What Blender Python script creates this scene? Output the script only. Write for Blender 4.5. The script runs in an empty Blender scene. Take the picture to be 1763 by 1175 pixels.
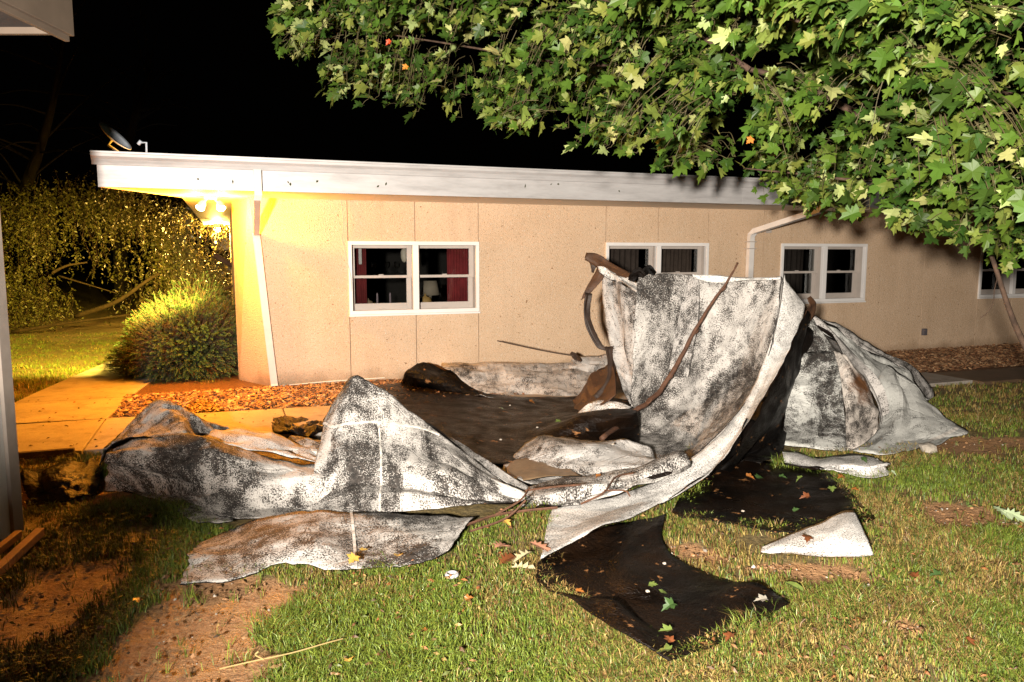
import bpy, bmesh, math, random
import numpy as np
from mathutils import Vector, noise, Matrix

sc = bpy.context.scene
COL = sc.collection
R = math.radians

# ------------------------------------------------------------------ camera
PW, PH, EYE = 1763, 1175, 1.6
F, TH = 1314.93, 0.114503
cd = bpy.data.cameras.new('camera'); cam = bpy.data.objects.new('camera', cd); COL.objects.link(cam)
cam.location = (0, 0, EYE); cam.rotation_euler = (math.pi/2 - TH, 0, 0)
cd.sensor_width = 36; cd.lens = 36*F/PW; cd.clip_start = .05; cd.clip_end = 500
sc.camera = cam
# ------------------------------------------------------------------ night sky
w = bpy.data.worlds.new('World'); sc.world = w; w.use_nodes = True
bg = w.node_tree.nodes['Background']
bg.inputs[0].default_value = (.55, .42, .35, 1); bg.inputs[1].default_value = .0006
# ------------------------------------------------------------------ spot lamp behind the viewer, standing in for a camera flash
sd = bpy.data.lights.new('flash_spot', 'SPOT'); so = bpy.data.objects.new('flash_spot', sd); COL.objects.link(so)
so.location = (-.8, -1.5, 1.85)
sd.energy = 7700; sd.color = (1, .91, .80); sd.spot_size = R(98); sd.spot_blend = .7; sd.shadow_soft_size = .12
so.rotation_euler = (math.pi/2 + R(10), 0, -R(16))
sc.view_settings.view_transform = 'Standard'; sc.view_settings.look = 'None'
sc.view_settings.exposure = 0; sc.view_settings.gamma = 1
sc.render.engine = 'CYCLES'
sc.cycles.use_denoising = True
sc.cycles.max_bounces = 5; sc.cycles.diffuse_bounces = 3; sc.cycles.glossy_bounces = 2; sc.cycles.transparent_max_bounces = 10
sc.cycles.caustics_reflective = False; sc.cycles.caustics_refractive = False
sc.cycles.sample_clamp_indirect = 4

# ------------------------------------------------------------------ measuring helpers
def ray(x, y):
    a = (x-PW/2)/F; b = -(y-PH/2)/F
    return Vector((a, math.cos(TH)+b*math.sin(TH), -math.sin(TH)+b*math.cos(TH)))
def G(x, y, z=0.0):                      # the point at height z seen there
    r = ray(x, y); return r*((z-EYE)/r.z) + Vector((0, 0, EYE))
def D(x, y, Y):                          # the point at distance Y seen there
    r = ray(x, y); return r*(Y/r.y) + Vector((0, 0, EYE))
CX, CY = -3.194, 8.880
DX, DY = .93735, .34844
NX, NY = .34844, -.93735
def WP(s, z, o=0.0):                     # along the front wall, height, out of the wall
    return Vector((CX+DX*s+NX*o, CY+DY*s+NY*o, z))
def sn(p): return ((p[0]-CX)*DX+(p[1]-CY)*DY, (p[0]-CX)*NX+(p[1]-CY)*NY)

# ------------------------------------------------------------------ object helpers
ORG = {}
def tag(o, label=None, cat=None, group=None, kind=None):
    if label: o['label'] = label
    if cat: o['category'] = cat
    if group: o['group'] = group
    if kind: o['kind'] = kind
    return o
def thing(name, loc, label, cat, group=None):
    o = bpy.data.objects.new(name, None); COL.objects.link(o); o.location = loc; o.empty_display_size = .2
    ORG[o.name] = Vector(loc)
    return tag(o, label, cat, group)
class MB:
    def __init__(s): s.v = []; s.f = []; s.m = []; s.c = []
    def add(s, vs, fs, mi=0, col=None):
        b = len(s.v); s.v += [tuple(p) for p in vs]; s.f += [[b+i for i in f] for f in fs]; s.m += [mi]*len(fs)
        if col is not None: s.c += [col]*len(vs)
    def hexa(s, p, mi=0):               # p: 8 corners, bottom ring then top ring
        s.add(p, [(0,3,2,1),(4,5,6,7),(0,1,5,4),(1,2,6,5),(2,3,7,6),(3,0,4,7)], mi)
    def box(s, x0, x1, y0, y1, z0, z1, mi=0):
        s.hexa([(x0,y0,z0),(x1,y0,z0),(x1,y1,z0),(x0,y1,z0),(x0,y0,z1),(x1,y0,z1),(x1,y1,z1),(x0,y1,z1)], mi)
    def wbox(s, s0, s1, z0, z1, o0, o1, mi=0):
        p = [WP(s0,z0,o1),WP(s1,z0,o1),WP(s1,z0,o0),WP(s0,z0,o0),WP(s0,z1,o1),WP(s1,z1,o1),WP(s1,z1,o0),WP(s0,z1,o0)]
        s.hexa(p, mi)
    def tube(s, pts, rad, seg=8, mi=0, cap=True, col=None):
        pts = [Vector(p) for p in pts]; n = len(pts)
        if not hasattr(rad, '__len__'): rad = [rad]*n
        vs = []; fs = []; up = Vector((.13, .29, .95)).normalized(); side = None
        for i, p in enumerate(pts):
            t = (pts[min(i+1, n-1)]-pts[max(i-1, 0)]).normalized()
            if side is None: side = t.cross(up).normalized()
            else: side = (side - t*side.dot(t)).normalized()
            q = t.cross(side)
            for k in range(seg):
                a = 2*math.pi*k/seg
                vs.append(p + (side*math.cos(a)+q*math.sin(a))*rad[i])
        for i in range(n-1):
            for k in range(seg):
                k2 = (k+1) % seg
                fs.append((i*seg+k, i*seg+k2, (i+1)*seg+k2, (i+1)*seg+k))
        if cap: fs += [tuple(range(seg))[::-1], tuple((n-1)*seg+k for k in range(seg))]
        s.add(vs, fs, mi, col)
    def build(s, name, mats, parent=None, smooth=False, bevel=0, org=None):
        if org is None: org = ORG[parent.name] if parent else Vector((0, 0, 0))
        org = Vector(org)
        me = bpy.data.meshes.new(name)
        a = np.array(s.v, dtype=float).reshape(-1, 3) - np.array(org)
        me.from_pydata(a.tolist(), [], s.f)
        for m in (mats if isinstance(mats, (list, tuple)) else [mats]): me.materials.append(m)
        if any(s.m): me.polygons.foreach_set('material_index', s.m)
        if s.c:
            at = me.color_attributes.new('tint', 'FLOAT_COLOR', 'POINT')
            at.data.foreach_set('color', np.array(s.c, dtype=np.float32).ravel())
        if smooth: me.polygons.foreach_set('use_smooth', [True]*len(me.polygons))
        me.update()
        o = bpy.data.objects.new(name, me); COL.objects.link(o)
        if parent: o.parent = parent
        else: o.location = org
        ORG[o.name] = org
        if bevel:
            b = o.modifiers.new('bevel', 'BEVEL'); b.width = bevel; b.segments = 2; b.limit_method = 'ANGLE'
        return o
def crom(P, n):                          # smooth path through points
    P = [Vector(p) for p in P]; out = []
    for i in range(len(P)-1):
        a = P[i-1] if i else P[0]*2-P[1]; b = P[i]; c = P[i+1]; d = P[i+2] if i+2 < len(P) else P[-1]*2-P[-2]
        for k in range(n):
            t = k/n
            out.append(.5*((2*b)+(c-a)*t+(2*a-5*b+4*c-d)*t*t+(3*b-a-3*c+d)*t**3))
    out.append(P[-1]); return out

# ------------------------------------------------------------------ material helpers
def mat(name):
    m = bpy.data.materials.new(name); m.use_nodes = True
    nt = m.node_tree; return m, nt, nt.nodes['Principled BSDF']
def N(nt, t, **k):
    n = nt.nodes.new(t)
    for a, b in k.items():
        if a.startswith('i_'):
            key = a[2:]; key = int(key) if key.isdigit() else key.replace('_', ' ')
            n.inputs[key].default_value = b
        else: setattr(n, a, b)
    return n
def L(nt, a, b): nt.links.new(a, b)
def ramp(nt, src, stops, interp='LINEAR'):
    r = nt.nodes.new('ShaderNodeValToRGB'); r.color_ramp.interpolation = interp
    e = r.color_ramp.elements
    while len(e) < len(stops): e.new(.5)
    for el, (p, c) in zip(e, stops):
        el.position = p; el.color = (*c, 1) if len(c) == 3 else c
    L(nt, src, r.inputs[0]); return r.outputs[0]
def mixc(nt, f, a, b, mode='MIX'):
    m = nt.nodes.new('ShaderNodeMix'); m.data_type = 'RGBA'; m.blend_type = mode
    for i, v in ((0, f), (6, a), (7, b)):
        if hasattr(v, 'is_output'): L(nt, v, m.inputs[i])
        else: m.inputs[i].default_value = v if i == 0 else ((*v, 1) if len(v) == 3 else v)
    return m.outputs[2]
def mth(nt, op, a, b=0.0, c=None):
    m = nt.nodes.new('ShaderNodeMath'); m.operation = op
    for i, v in enumerate((a, b) if c is None else (a, b, c)):
        if hasattr(v, 'is_output'): L(nt, v, m.inputs[i])
        else: m.inputs[i].default_value = v
    return m.outputs[0]
def nz(nt, vec, scale, detail=3, rough=.5, dist=0):
    n = N(nt, 'ShaderNodeTexNoise', i_Scale=scale, i_Detail=detail, i_Roughness=rough, i_Distortion=dist)
    if vec is not None: L(nt, vec, n.inputs['Vector'])
    return n.outputs[0]
def bump(nt, bs, h, strength=.4, dist=.01):
    b = N(nt, 'ShaderNodeBump', i_Strength=strength, i_Distance=dist); L(nt, h, b.inputs['Height']); L(nt, b.outputs[0], bs.inputs['Normal'])
def coord(nt, which='Object', scale=None):
    o = N(nt, 'ShaderNodeTexCoord').outputs[which]
    if scale:
        m = N(nt, 'ShaderNodeMapping'); m.inputs['Scale'].default_value = scale; L(nt, o, m.inputs[0]); o = m.outputs[0]
    return o
def plain(name, c, rough=.6, var=.12, scale=8, bmp=0, metallic=0, spec=.4):
    m, nt, bs = mat(name); v = coord(nt)
    n = nz(nt, v, scale, 5, .6)
    L(nt, ramp(nt, n, [(.3, tuple(x*(1-var) for x in c)), (.7, tuple(min(1, x*(1+var)) for x in c))]), bs.inputs['Base Color'])
    bs.inputs['Roughness'].default_value = rough; bs.inputs['Metallic'].default_value = metallic
    bs.inputs['Specular IOR Level'].default_value = spec
    if bmp: bump(nt, bs, nz(nt, v, scale*6, 4), bmp)
    return m

def membrane(name, dirt, white=(.70, .655, .60), smudge=1.0, gran=1.0, crease=1.0):
    """granule faced roofing felt: pale chips worn through to dark bitumen"""
    m, nt, bs = mat(name); v = coord(nt, 'UV'); vs = coord(nt, 'UV', (1.0, .75, 1))
    big = nz(nt, vs, 1.7, 6, .60, .9); sm = nz(nt, coord(nt, 'UV', (1, .42, 1)), 4.2, 6, .72, 1.1); mid = nz(nt, v, 12, 5, .68); fine = nz(nt, v, 105, 2.5, .8)
    half = lambda q, k_: mth(nt, 'MULTIPLY', mth(nt, 'SUBTRACT', q, .5), k_)
    a = mth(nt, 'ADD', mth(nt, 'ADD', half(big, 3.0*smudge), half(sm, 3.0*smudge)), mth(nt, 'ADD', half(mid, 2.6*smudge), half(fine, 4.6*gran)))
    k = N(nt, 'ShaderNodeMapRange', interpolation_type='SMOOTHSTEP'); L(nt, a, k.inputs[0])
    k.inputs[1].default_value = .22-dirt; k.inputs[2].default_value = .72-dirt
    wcol = ramp(nt, mth(nt, 'ADD', half(big, -.9), nz(nt, v, 7, 5, .65)), [(.3, tuple(x*.62 for x in white)), (.62, white)])
    dcol = ramp(nt, nz(nt, v, 30, 3), [(.35, (.010, .009, .008)), (.7, (.046, .038, .033))])
    L(nt, mixc(nt, k.outputs[0], wcol, dcol), bs.inputs['Base Color'])
    bs.inputs['Roughness'].default_value = .75; bs.inputs['Specular IOR Level'].default_value = .3
    h = mth(nt, 'ADD', mth(nt, 'MULTIPLY', fine, .35), mth(nt, 'MULTIPLY', nz(nt, v, 18, 4, .6), .6))
    cr = mth(nt, 'ABSOLUTE', mth(nt, 'SUBTRACT', nz(nt, v, 2.6, 3, .5, .8), .5))      # long creases
    h = mth(nt, 'ADD', h, mth(nt, 'MULTIPLY', mth(nt, 'MINIMUM', cr, .03), 14*crease))
    bump(nt, bs, h, .55, .014)
    return m
def bitumen(name, c0=(.0018, .0016, .0015), c1=(.007, .0042, .0028), rough=.5):
    m, nt, bs = mat(name); v = coord(nt, 'UV')
    n = nz(nt, v, 2.6, 6, .68, .4)
    c = ramp(nt, n, [(.36, c0), (.68, c1)])
    fl = ramp(nt, mth(nt, 'ADD', nz(nt, v, 7, 4, .6), mth(nt, 'MULTIPLY', nz(nt, v, 40, 2), .25)), [(.77, (0, 0, 0)), (.83, (1, 1, 1))])
    bs.inputs['Specular IOR Level'].default_value = .12
    c = mixc(nt, fl, c, (.26, .12, .045))
    L(nt, c, bs.inputs['Base Color'])
    L(nt, ramp(nt, nz(nt, v, 5, 4), [(.35, (rough*.6,)*3), (.7, (min(1, rough*1.5),)*3)]), bs.inputs['Roughness'])
    bump(nt, bs, mth(nt, 'ADD', nz(nt, v, 16, 5, .65), mth(nt, 'MULTIPLY', nz(nt, v, 90, 2), .25)), .8, .03)
    return m
M = {}
M['felt'] = membrane('felt_worn', .46, (.48, .455, .425), gran=1.25)
M['felt_dirty'] = membrane('felt_sooty', .45, smudge=1.1)
M['felt_clean'] = membrane('felt_clean', .03, (.74, .715, .68), smudge=.45, gran=1.5, crease=.35)
M['felt_grey'] = membrane('felt_grey', .20, (.50, .465, .43), smudge=.8, gran=.8)
M['felt_mid'] = membrane('felt_streaked', .30, (.47, .445, .42), smudge=1.0)
M['bitumen'] = bitumen('bitumen_black')
M['bitumen_brown'] = bitumen('bitumen_brown', (.0018, .0014, .0012), (.012, .0058, .0028), .42)
M['trim'] = plain('white_paint', (.74, .72, .70), .5, .06, 3)
def fascia_mat():
    m, nt, bs = mat('fascia_metal'); v = coord(nt, 'Object', (1, 1, 6))
    n = nz(nt, v, 2.2, 6, .65)
    L(nt, ramp(nt, n, [(.3, (.36, .345, .34)), (.5, (.46, .445, .44)), (.72, (.53, .515, .51))]), bs.inputs['Base Color'])
    bs.inputs['Roughness'].default_value = .48; bs.inputs['Metallic'].default_value = .15
    bump(nt, bs, nz(nt, coord(nt), 5, 3), .12, .02)
    return m
M['fascia'] = fascia_mat()
M['sash'] = plain('grey_sash', (.44, .39, .35), .55, .08, 4)
M['black'] = plain('dark_cavity', (.01, .009, .008), .9, .1)
M['room'] = plain('dark_room', (.02, .016, .013), .9, .2)
M['bark'] = plain('bark', (.065, .038, .024), .85, .45, 14, .8)
M['barkdark'] = plain('bark_dark', (.07, .045, .03), .9, .4, 14, .8)
M['barknight'] = plain('bark_night', (.012, .009, .007), .9, .4, 14, .8)  # near-black bark, the night's darkness put into the colour
M['stick'] = plain('stick_bark', (.085, .038, .02), .7, .4, 20, .6)
M['plank'] = plain('raw_plank', (.34, .17, .07), .7, .25, 9, .3)
M['shedwood'] = plain('weathered_soffit', (.032, .022, .018), .85, .35, 5, .3)
def stucco():
    m, nt, bs = mat('pebble_stucco'); v = coord(nt)
    vo = N(nt, 'ShaderNodeTexVoronoi', i_Scale=85.0); L(nt, v, vo.inputs['Vector'])
    f = nz(nt, v, 95, 3, .65); big = nz(nt, v, 1.3, 4, .6)
    c = ramp(nt, big, [(.3, (.61, .435, .285)), (.7, (.69, .505, .345))])
    c = mixc(nt, ramp(nt, f, [(.30, (1, 1, 1)), (.44, (0, 0, 0))]), c, (.25, .15, .085))
    c = mixc(nt, ramp(nt, nz(nt, v, 60, 2), [(.60, (0, 0, 0)), (.72, (1, 1, 1))]), c, (.68, .58, .46))
    fl = ramp(nt, nz(nt, v, 26, 2), [(.71, (0, 0, 0)), (.74, (1, 1, 1))])
    c = mixc(nt, fl, c, (.26, .15, .08))
    stn = nz(nt, coord(nt, 'Object', (2.2, 2.2, .22)), 1.6, 5, .65)
    c = mixc(nt, ramp(nt, stn, [(.5, (0, 0, 0)), (.74, (.22,)*3)]), c, (.36, .25, .16))
    # damp splash stain along the foot of the wall
    z = N(nt, 'ShaderNodeSeparateXYZ'); L(nt, v, z.inputs[0])
    st = mth(nt, 'ADD', z.outputs[2], mth(nt, 'MULTIPLY', nz(nt, v, 3, 4), .35))
    c = mixc(nt, ramp(nt, st, [(.16, (.65,)*3), (.34, (0, 0, 0))]), c, (.22, .13, .07))
    L(nt, c, bs.inputs['Base Color']); bs.inputs['Roughness'].default_value = .9; bs.inputs['Specular IOR Level'].default_value = .2
    bump(nt, bs, mth(nt, 'ADD', mth(nt, 'MULTIPLY', vo.outputs[0], -1.0), f), .6, .012)
    return m
M['stucco'] = stucco()
def glass():
    m, nt, bs = mat('window_glass'); nt.nodes.remove(bs); out = nt.nodes['Material Output']
    t = N(nt, 'ShaderNodeBsdfTransparent'); t.inputs[0].default_value = (.82, .84, .84, 1)
    g = N(nt, 'ShaderNodeBsdfGlossy'); g.inputs['Roughness'].default_value = .03
    fr = N(nt, 'ShaderNodeFresnel', i_IOR=1.45); mx = N(nt, 'ShaderNodeMixShader')
    L(nt, fr.outputs[0], mx.inputs[0]); L(nt, t.outputs[0], mx.inputs[1]); L(nt, g.outputs[0], mx.inputs[2]); L(nt, mx.outputs[0], out.inputs[0])
    return m
M['glass'] = glass()
def emis(name, c, s):
    m, nt, bs = mat(name); bs.inputs['Emission Color'].default_value = (*c, 1); bs.inputs['Emission Strength'].default_value = s
    bs.inputs['Base Color'].default_value = (*c, 1); return m
def tinted(name, base_attr='tint', rough=.5, spec=.4, back=None, trans=0):
    m, nt, bs = mat(name); a = N(nt, 'ShaderNodeAttribute'); a.attribute_name = base_attr
    n = nz(nt, coord(nt), 40, 3)
    c = mixc(nt, .35, a.outputs['Color'], ramp(nt, n, [(.3, (.6,)*3), (.7, (1,)*3)]), 'MULTIPLY')
    L(nt, c, bs.inputs['Base Color'])
    bs.inputs['Roughness'].default_value = rough; bs.inputs['Specular IOR Level'].default_value = spec
    return m
M['leaf'] = tinted('leaf_skin', rough=.42, spec=.45)
M['grass'] = tinted('grass_blade', rough=.5, spec=.3)
M['chip'] = tinted('bark_chip', rough=.55, spec=.4)

# ------------------------------------------------------------------ GROUND
def soil_patches():                      # bare ground: centre pixel, half sizes in metres
    L_ = []
    for (x, y, rx, ry) in [(340, 1080, .36, .48), (290, 1160, .42, .40), (400, 1010, .40, .16), (1630, 878, .28, .17), (1450, 990, .22, .14), (1200, 950, .22, .15),
                           (1690, 765, .75, .28), (60, 850, .55, .45), (40, 1040, .35, .5), (1340, 975, .16, .07), (1560, 1080, .12, .10), (1700, 900, .3, .1)]:
        p = G(x, y); L_.append((p.x, p.y, rx, ry))
    return L_
SOIL = soil_patches()
def bare(x, y):                          # 0 grass .. 1 bare
    v = 0
    for (cx, cy, rx, ry) in SOIL:
        q = ((x-cx)/rx)**2+((y-cy)/ry)**2
        q += 1.1*noise.noise(Vector((x*3.1, y*3.1, 4)))+.7*noise.noise(Vector((x*9, y*9, 4)))
        v = max(v, min(1, max(0, (1.35-q)/.6)))
    return v
def ground_mat():
    m, nt, bs = mat('lawn_earth'); v = coord(nt)
    n = nz(nt, v, 1.4, 6, .65); f = nz(nt, v, 38, 5, .7)
    e = ramp(nt, f, [(.25, (.19, .095, .04)), (.5, (.34, .18, .08)), (.75, (.50, .29, .14))])
    g = ramp(nt, f, [(.25, (.045, .034, .012)), (.5, (.15, .11, .04)), (.75, (.32, .23, .09))])
    a = N(nt, 'ShaderNodeAttribute'); a.attribute_name = 'bare'
    k = mth(nt, 'ADD', a.outputs['Fac'], mth(nt, 'MULTIPLY', mth(nt, 'SUBTRACT', n, .5), .5))
    L(nt, mixc(nt, ramp(nt, k, [(.3, (0, 0, 0)), (.62, (1, 1, 1))]), g, e), bs.inputs['Base Color'])
    L(nt, ramp(nt, nz(nt, v, 7, 3), [(.35, (.5,)*3), (.6, (.85,)*3)]), bs.inputs['Roughness'])
    bump(nt, bs, mth(nt, 'ADD', f, nz(nt, v, 9, 4)), .8, .03)
    return m
def make_ground():
    xs = list(np.arange(-9, 9.01, .1)); ys = list(np.arange(1.2, 11.01, .1))
    xs = [-150, -60, -25, -14]+xs+[14, 25, 60, 150]; ys = [-40, -10, -2]+ys+[14, 20, 40, 90, 200]
    mb = MB(); vs = []; cs = []
    for y in ys:
        for x in xs:
            near = -9 <= x <= 9 and 1.2 <= y <= 11
            b = bare(x, y) if near else 0
            z = 0
            if near:
                z = .018*noise.noise(Vector((x*1.3, y*1.3, 0))) - .018*b + .006*noise.noise(Vector((x*6, y*6, 2))) - .015
                s, n = sn((x, y))
                if -1.8 < n < 2.9: z = min(z, -.02)
            vs.append((x, y, z)); cs.append((b, b, b, 1))
    W_ = len(xs)
    fs = [(j*W_+i, j*W_+i+1, (j+1)*W_+i+1, (j+1)*W_+i) for j in range(len(ys)-1) for i in range(W_-1)]
    mb.add(vs, fs); mb.c = cs
    o = mb.build('lawn', ground_mat(), smooth=True)
    o.data.color_attributes[0].name = 'bare'
    tag(o, kind='structure')
make_ground()

def concrete():
    m, nt, bs = mat('concrete'); v = coord(nt)
    n = nz(nt, v, 2, 6, .65); f = nz(nt, v, 60, 3)
    c = ramp(nt, n, [(.3, (.27, .235, .20)), (.7, (.40, .36, .31))])
    c = mixc(nt, .3, c, ramp(nt, f, [(.3, (.6,)*3), (.7, (1,)*3)]), 'MULTIPLY')
    L(nt, c, bs.inputs['Base Color']); c = mixc(nt, ramp(nt, nz(nt, v, 5, 6, .7), [(.52, (0, 0, 0)), (.7, (.7,)*3)]), c, (.14, .105, .075)); L(nt, c, bs.inputs['Base Color'])
    bs.inputs['Roughness'].default_value = .75
    bump(nt, bs, f, .4, .01); return m
M['concrete'] = concrete()
M['darkconcrete'] = plain('dark_concrete', (.10, .065, .04), .5, .3, 3, .2)  # darker brown concrete for the right stretch of the walk
def flat_poly(name, pts, z0, z1, m, bevel=.01):
    mb = MB(); n = len(pts)
    b = [(p[0], p[1], z0) for p in pts]; t = [(p[0], p[1], z1) for p in pts]
    mb.add(b+t, [tuple(range(n))[::-1], tuple(range(n, 2*n))]+[(i, (i+1) % n, n+(i+1) % n, n+i) for i in range(n)])
    o = mb.build(name, m, bevel=bevel); tag(o, kind='structure'); return o
def nup(s): return 1.38+.062*s
# the walk along the building, in slabs, and the walk that leads back past the yew
edges = [-3.2, -1.25, .38, 2.0, 3.6, 5.2, 6.9, 8.6]
pm = MB()
def slab(P, z0=-.08, z1=.022):
    n = len(P); b = [(p[0], p[1], z0) for p in P]; t = [(p[0], p[1], z1) for p in P]
    pm.add(b+t, [tuple(range(n))[::-1], tuple(range(n, 2*n))]+[(i, (i+1) % n, n+(i+1) % n, n+i) for i in range(n)])
for a, b in zip(edges[:-1], edges[1:]):
    a += .006; b -= .006
    slab([WP(a, 0, 2.6), WP(b, 0, 2.6), WP(b, 0, nup(b)), WP(a, 0, nup(a))])
def lerpn(n, T):
    if n >= T[0][0]: return T[0][1]
    for (a, b), (c, d) in zip(T[:-1], T[1:]):
        if c <= n <= a: return b+(d-b)*(n-a)/(c-a)
    return T[-1][1]
SL = [(1.4, -2.32), (0, -2.28), (-1.2, -2.10), (-2.75, -1.84), (-3.5, -1.70), (-6, -1.0)]
SR = [(1.4, -1.25), (0, -1.16), (-1.2, -1.0), (-2.75, -.74), (-3.5, -.60), (-6, .1)]
for k in range(10):
    n0 = 1.33-k*.6; n1 = n0-(.59 if k % 2 else .6)
    slab([WP(lerpn(n0, SL), 0, n0), WP(lerpn(n0, SR), 0, n0), WP(lerpn(n1, SR), 0, n1), WP(lerpn(n1, SL), 0, n1)])
tag(pm.build('path', M['concrete'], bevel=.008), kind='structure')
pm = MB()
for a, b in ((8.62, 11), (11.02, 13.5), (13.52, 16), (16.02, 19)):
    slab([WP(a, 0, 2.72), WP(b, 0, 2.72), WP(b, 0, 2.02), WP(a, 0, 1.98)], z1=.018)
tag(pm.build('path', M['darkconcrete'], bevel=.008), kind='structure')
def bed_mat():
    m, nt, bs = mat('mulch_soil'); f = nz(nt, coord(nt), 45, 4, .7)
    L(nt, ramp(nt, f, [(.3, (.04, .02, .01)), (.7, (.19, .09, .04))]), bs.inputs['Base Color']); bump(nt, bs, f, 1, .03); return m
M['bed'] = bed_mat()
flat_poly('mulch_bed', [WP(-1.24, 0, nup(-1.24)-.008), WP(8.6, 0, nup(8.6)-.008), WP(8.6, 0, -.02), WP(.43, 0, -.02), WP(.05, 0, -.78), WP(-.02, 0, -3.2), WP(-.9, 0, -3.2)], -.05, .006, M['bed'], 0)
flat_poly('mulch_bed', [WP(8.6, 0, 1.97), WP(19, 0, 2.0), WP(19, 0, -.02), WP(8.6, 0, -.02)], -.05, .006, M['bed'], 0)
def chips(n, smin, smax, f, seed, name, pal):
    rnd = random.Random(seed); mb = MB()
    for i in range(n):
        s = rnd.uniform(smin, smax); hi = f(s); o = rnd.uniform(.02, hi)
        p = WP(s, .012+rnd.random()*.02, o)
        l = rnd.uniform(.012, .034); wd = l*rnd.uniform(.3, .7); t = l*.18
        Rm = Matrix.Rotation(rnd.uniform(0, 6.28), 3, 'Z') @ Matrix.Rotation(rnd.uniform(-.6, .6), 3, 'X') @ Matrix.Rotation(rnd.uniform(-.5, .5), 3, 'Y')
        v = [p+Rm @ Vector(q) for q in ((-l, -wd, 0), (l, -wd*.6, 0), (l*.8, wd, 0), (-l*.9, wd*.7, 0), (0, 0, t))]
        c = rnd.choice(pal); k = rnd.uniform(.6, 1.25)
        mb.add(v, [(0, 1, 4), (1, 2, 4), (2, 3, 4), (3, 0, 4)], 0, (c[0]*k, c[1]*k, c[2]*k, 1))
    o = mb.build(name, M['chip'], org=(0, 0, 0)); tag(o, 'bark chips spread in the bed along the wall', 'mulch', kind='stuff')
pal = [(.30, .15, .07), (.42, .24, .12), (.22, .10, .05), (.50, .32, .18), (.15, .07, .035)]
chips(9000, -1.2, 3.2, lambda s: nup(s)-.05, 3, 'bark_mulch', pal)
chips(9000, 8.3, 14.5, lambda s: 1.9, 4, 'bark_mulch', pal)

# ------------------------------------------------------------------ BUILDING
B = thing('clinic_wing', WP(4, 0, 0), 'long low stucco building with white fascia and four paired windows', 'building')
SO = 2.235; WT = 2.40; OV = 1.2; LEN = 19
wins = [(1.287, 2.945), (4.778, 6.428), (7.725, 9.372), (11.87, 13.52)]
ZB, ZT = .857, 1.740
seams = [0, 1.287, 2.116, 2.945, 4.778, 5.6, 6.428, 7.40, 7.725, 8.55, 9.372, 10.62, 11.87, 12.7, 13.52, 15.3, 17.1, LEN]
mb = MB(); g = .004
for a, b in zip(seams[:-1], seams[1:]):
    inw = any(a >= w0-.01 and b <= w1+.01 for w0, w1 in wins)
    a2, b2 = a+(g if a else 0), b-g
    if inw:
        mb.wbox(a2, b2, -.1, ZB, -.12, 0); mb.wbox(a2, b2, ZT, WT, -.12, 0)
    elif a == 0:
        mb.hexa([WP(.388,-.1,0), WP(b2,-.1,0), WP(b2,-.1,-.12), WP(.388,-.1,-.12), WP(.165,WT,0), WP(b2,WT,0), WP(b2,WT,-.12), WP(.165,WT,-.12)])
        mb.hexa([WP(-.01,-.1,-.75), WP(.386,-.1,-.001), WP(.386,-.1,-.121), WP(.1,-.1,-.80), WP(-.01,WT,-.75), WP(.163,WT,-.001), WP(.163,WT,-.121), WP(.1,WT,-.80)])
    else: mb.wbox(a2, b2, -.1, WT, -.12, 0)
mb.build('wall', M['stucco'], B)
mb = MB()
for (a, b) in zip([0.45]+[w[1]+.01 for w in wins], [w[0]-.01 for w in wins]+[LEN]): mb.wbox(a, b, -.1, WT-.01, -.24, -.126)
for w0, w1 in wins: mb.wbox(w0-.008, w1+.008, -.1, ZB-.01, -.239, -.127); mb.wbox(w0-.008, w1+.008, ZT+.01, WT-.012, -.239, -.127)
mb.build('wall_core', M['black'], B)
mb = MB(); mb.wbox(-.012, .10, -.1, WT-.004, -18, -.81); mb.wbox(LEN-.2, LEN, -.1, WT, -18, -.25); mb.wbox(0, LEN, -.1, WT, -18.2, -18.05)
mb.build('end_wall', M['stucco'], B)
mb = MB(); mb.wbox(.12, LEN-.3, -.1, WT-.02, -4.2, -4.0); mb.wbox(.6, LEN-.3, .0, .03, -4.0, -.26)
for s_ in (3.9, 7.1, 10.6): mb.wbox(s_, s_+.1, .04, WT-.03, -3.99, -.26)
mb.build('room_wall', M['room'], B)
# eaves: soffit with a clipped corner, boards across
def soffit_mat():
    m, nt, bs = mat('soffit_boards'); v = coord(nt)
    r = N(nt, 'ShaderNodeVectorRotate', rotation_type='Z_AXIS'); L(nt, v, r.inputs['Vector']); r.inputs['Angle'].default_value = -math.atan2(DY, DX)
    sx = N(nt, 'ShaderNodeSeparateXYZ'); L(nt, r.outputs[0], sx.inputs[0])
    gr = mth(nt, 'FRACT', mth(nt, 'MULTIPLY', sx.outputs[1], 5.0))
    k = ramp(nt, gr, [(0, (0, 0, 0)), (.06, (1, 1, 1)), (.94, (1, 1, 1)), (1, (0, 0, 0))])
    L(nt, mixc(nt, k, (.25, .2, .14), (.76, .73, .68)), bs.inputs['Base Color']); bs.inputs['Roughness'].default_value = .6
    bump(nt, bs, k, .6, .01); return m
mb = MB()
fp = [WP(-1.2, 0, OV-.03), WP(LEN, 0, OV-.03), WP(LEN, 0, .001), WP(.19, 0, .001), WP(-.013, 0, -.752), WP(-.013, 0, -18), WP(-.52, 0, -18), WP(-.54, 0, -.05)]
n = len(fp)
mb.add([(p.x, p.y, SO) for p in fp]+[(p.x, p.y, SO+.03) for p in fp], [tuple(range(n))[::-1], tuple(range(n, 2*n))]+[(i, (i+1) % n, n+(i+1) % n, n+i) for i in range(n)])
mb.build('soffit', soffit_mat(), B)
mb = MB()
mb.wbox(-1.21, LEN, SO-.012, 2.44, OV-.028, OV)
e0, e1 = WP(-1.21, 0, OV-.03), WP(-.545, 0, -.05); e2 = WP(-.525, 0, -18)
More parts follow.
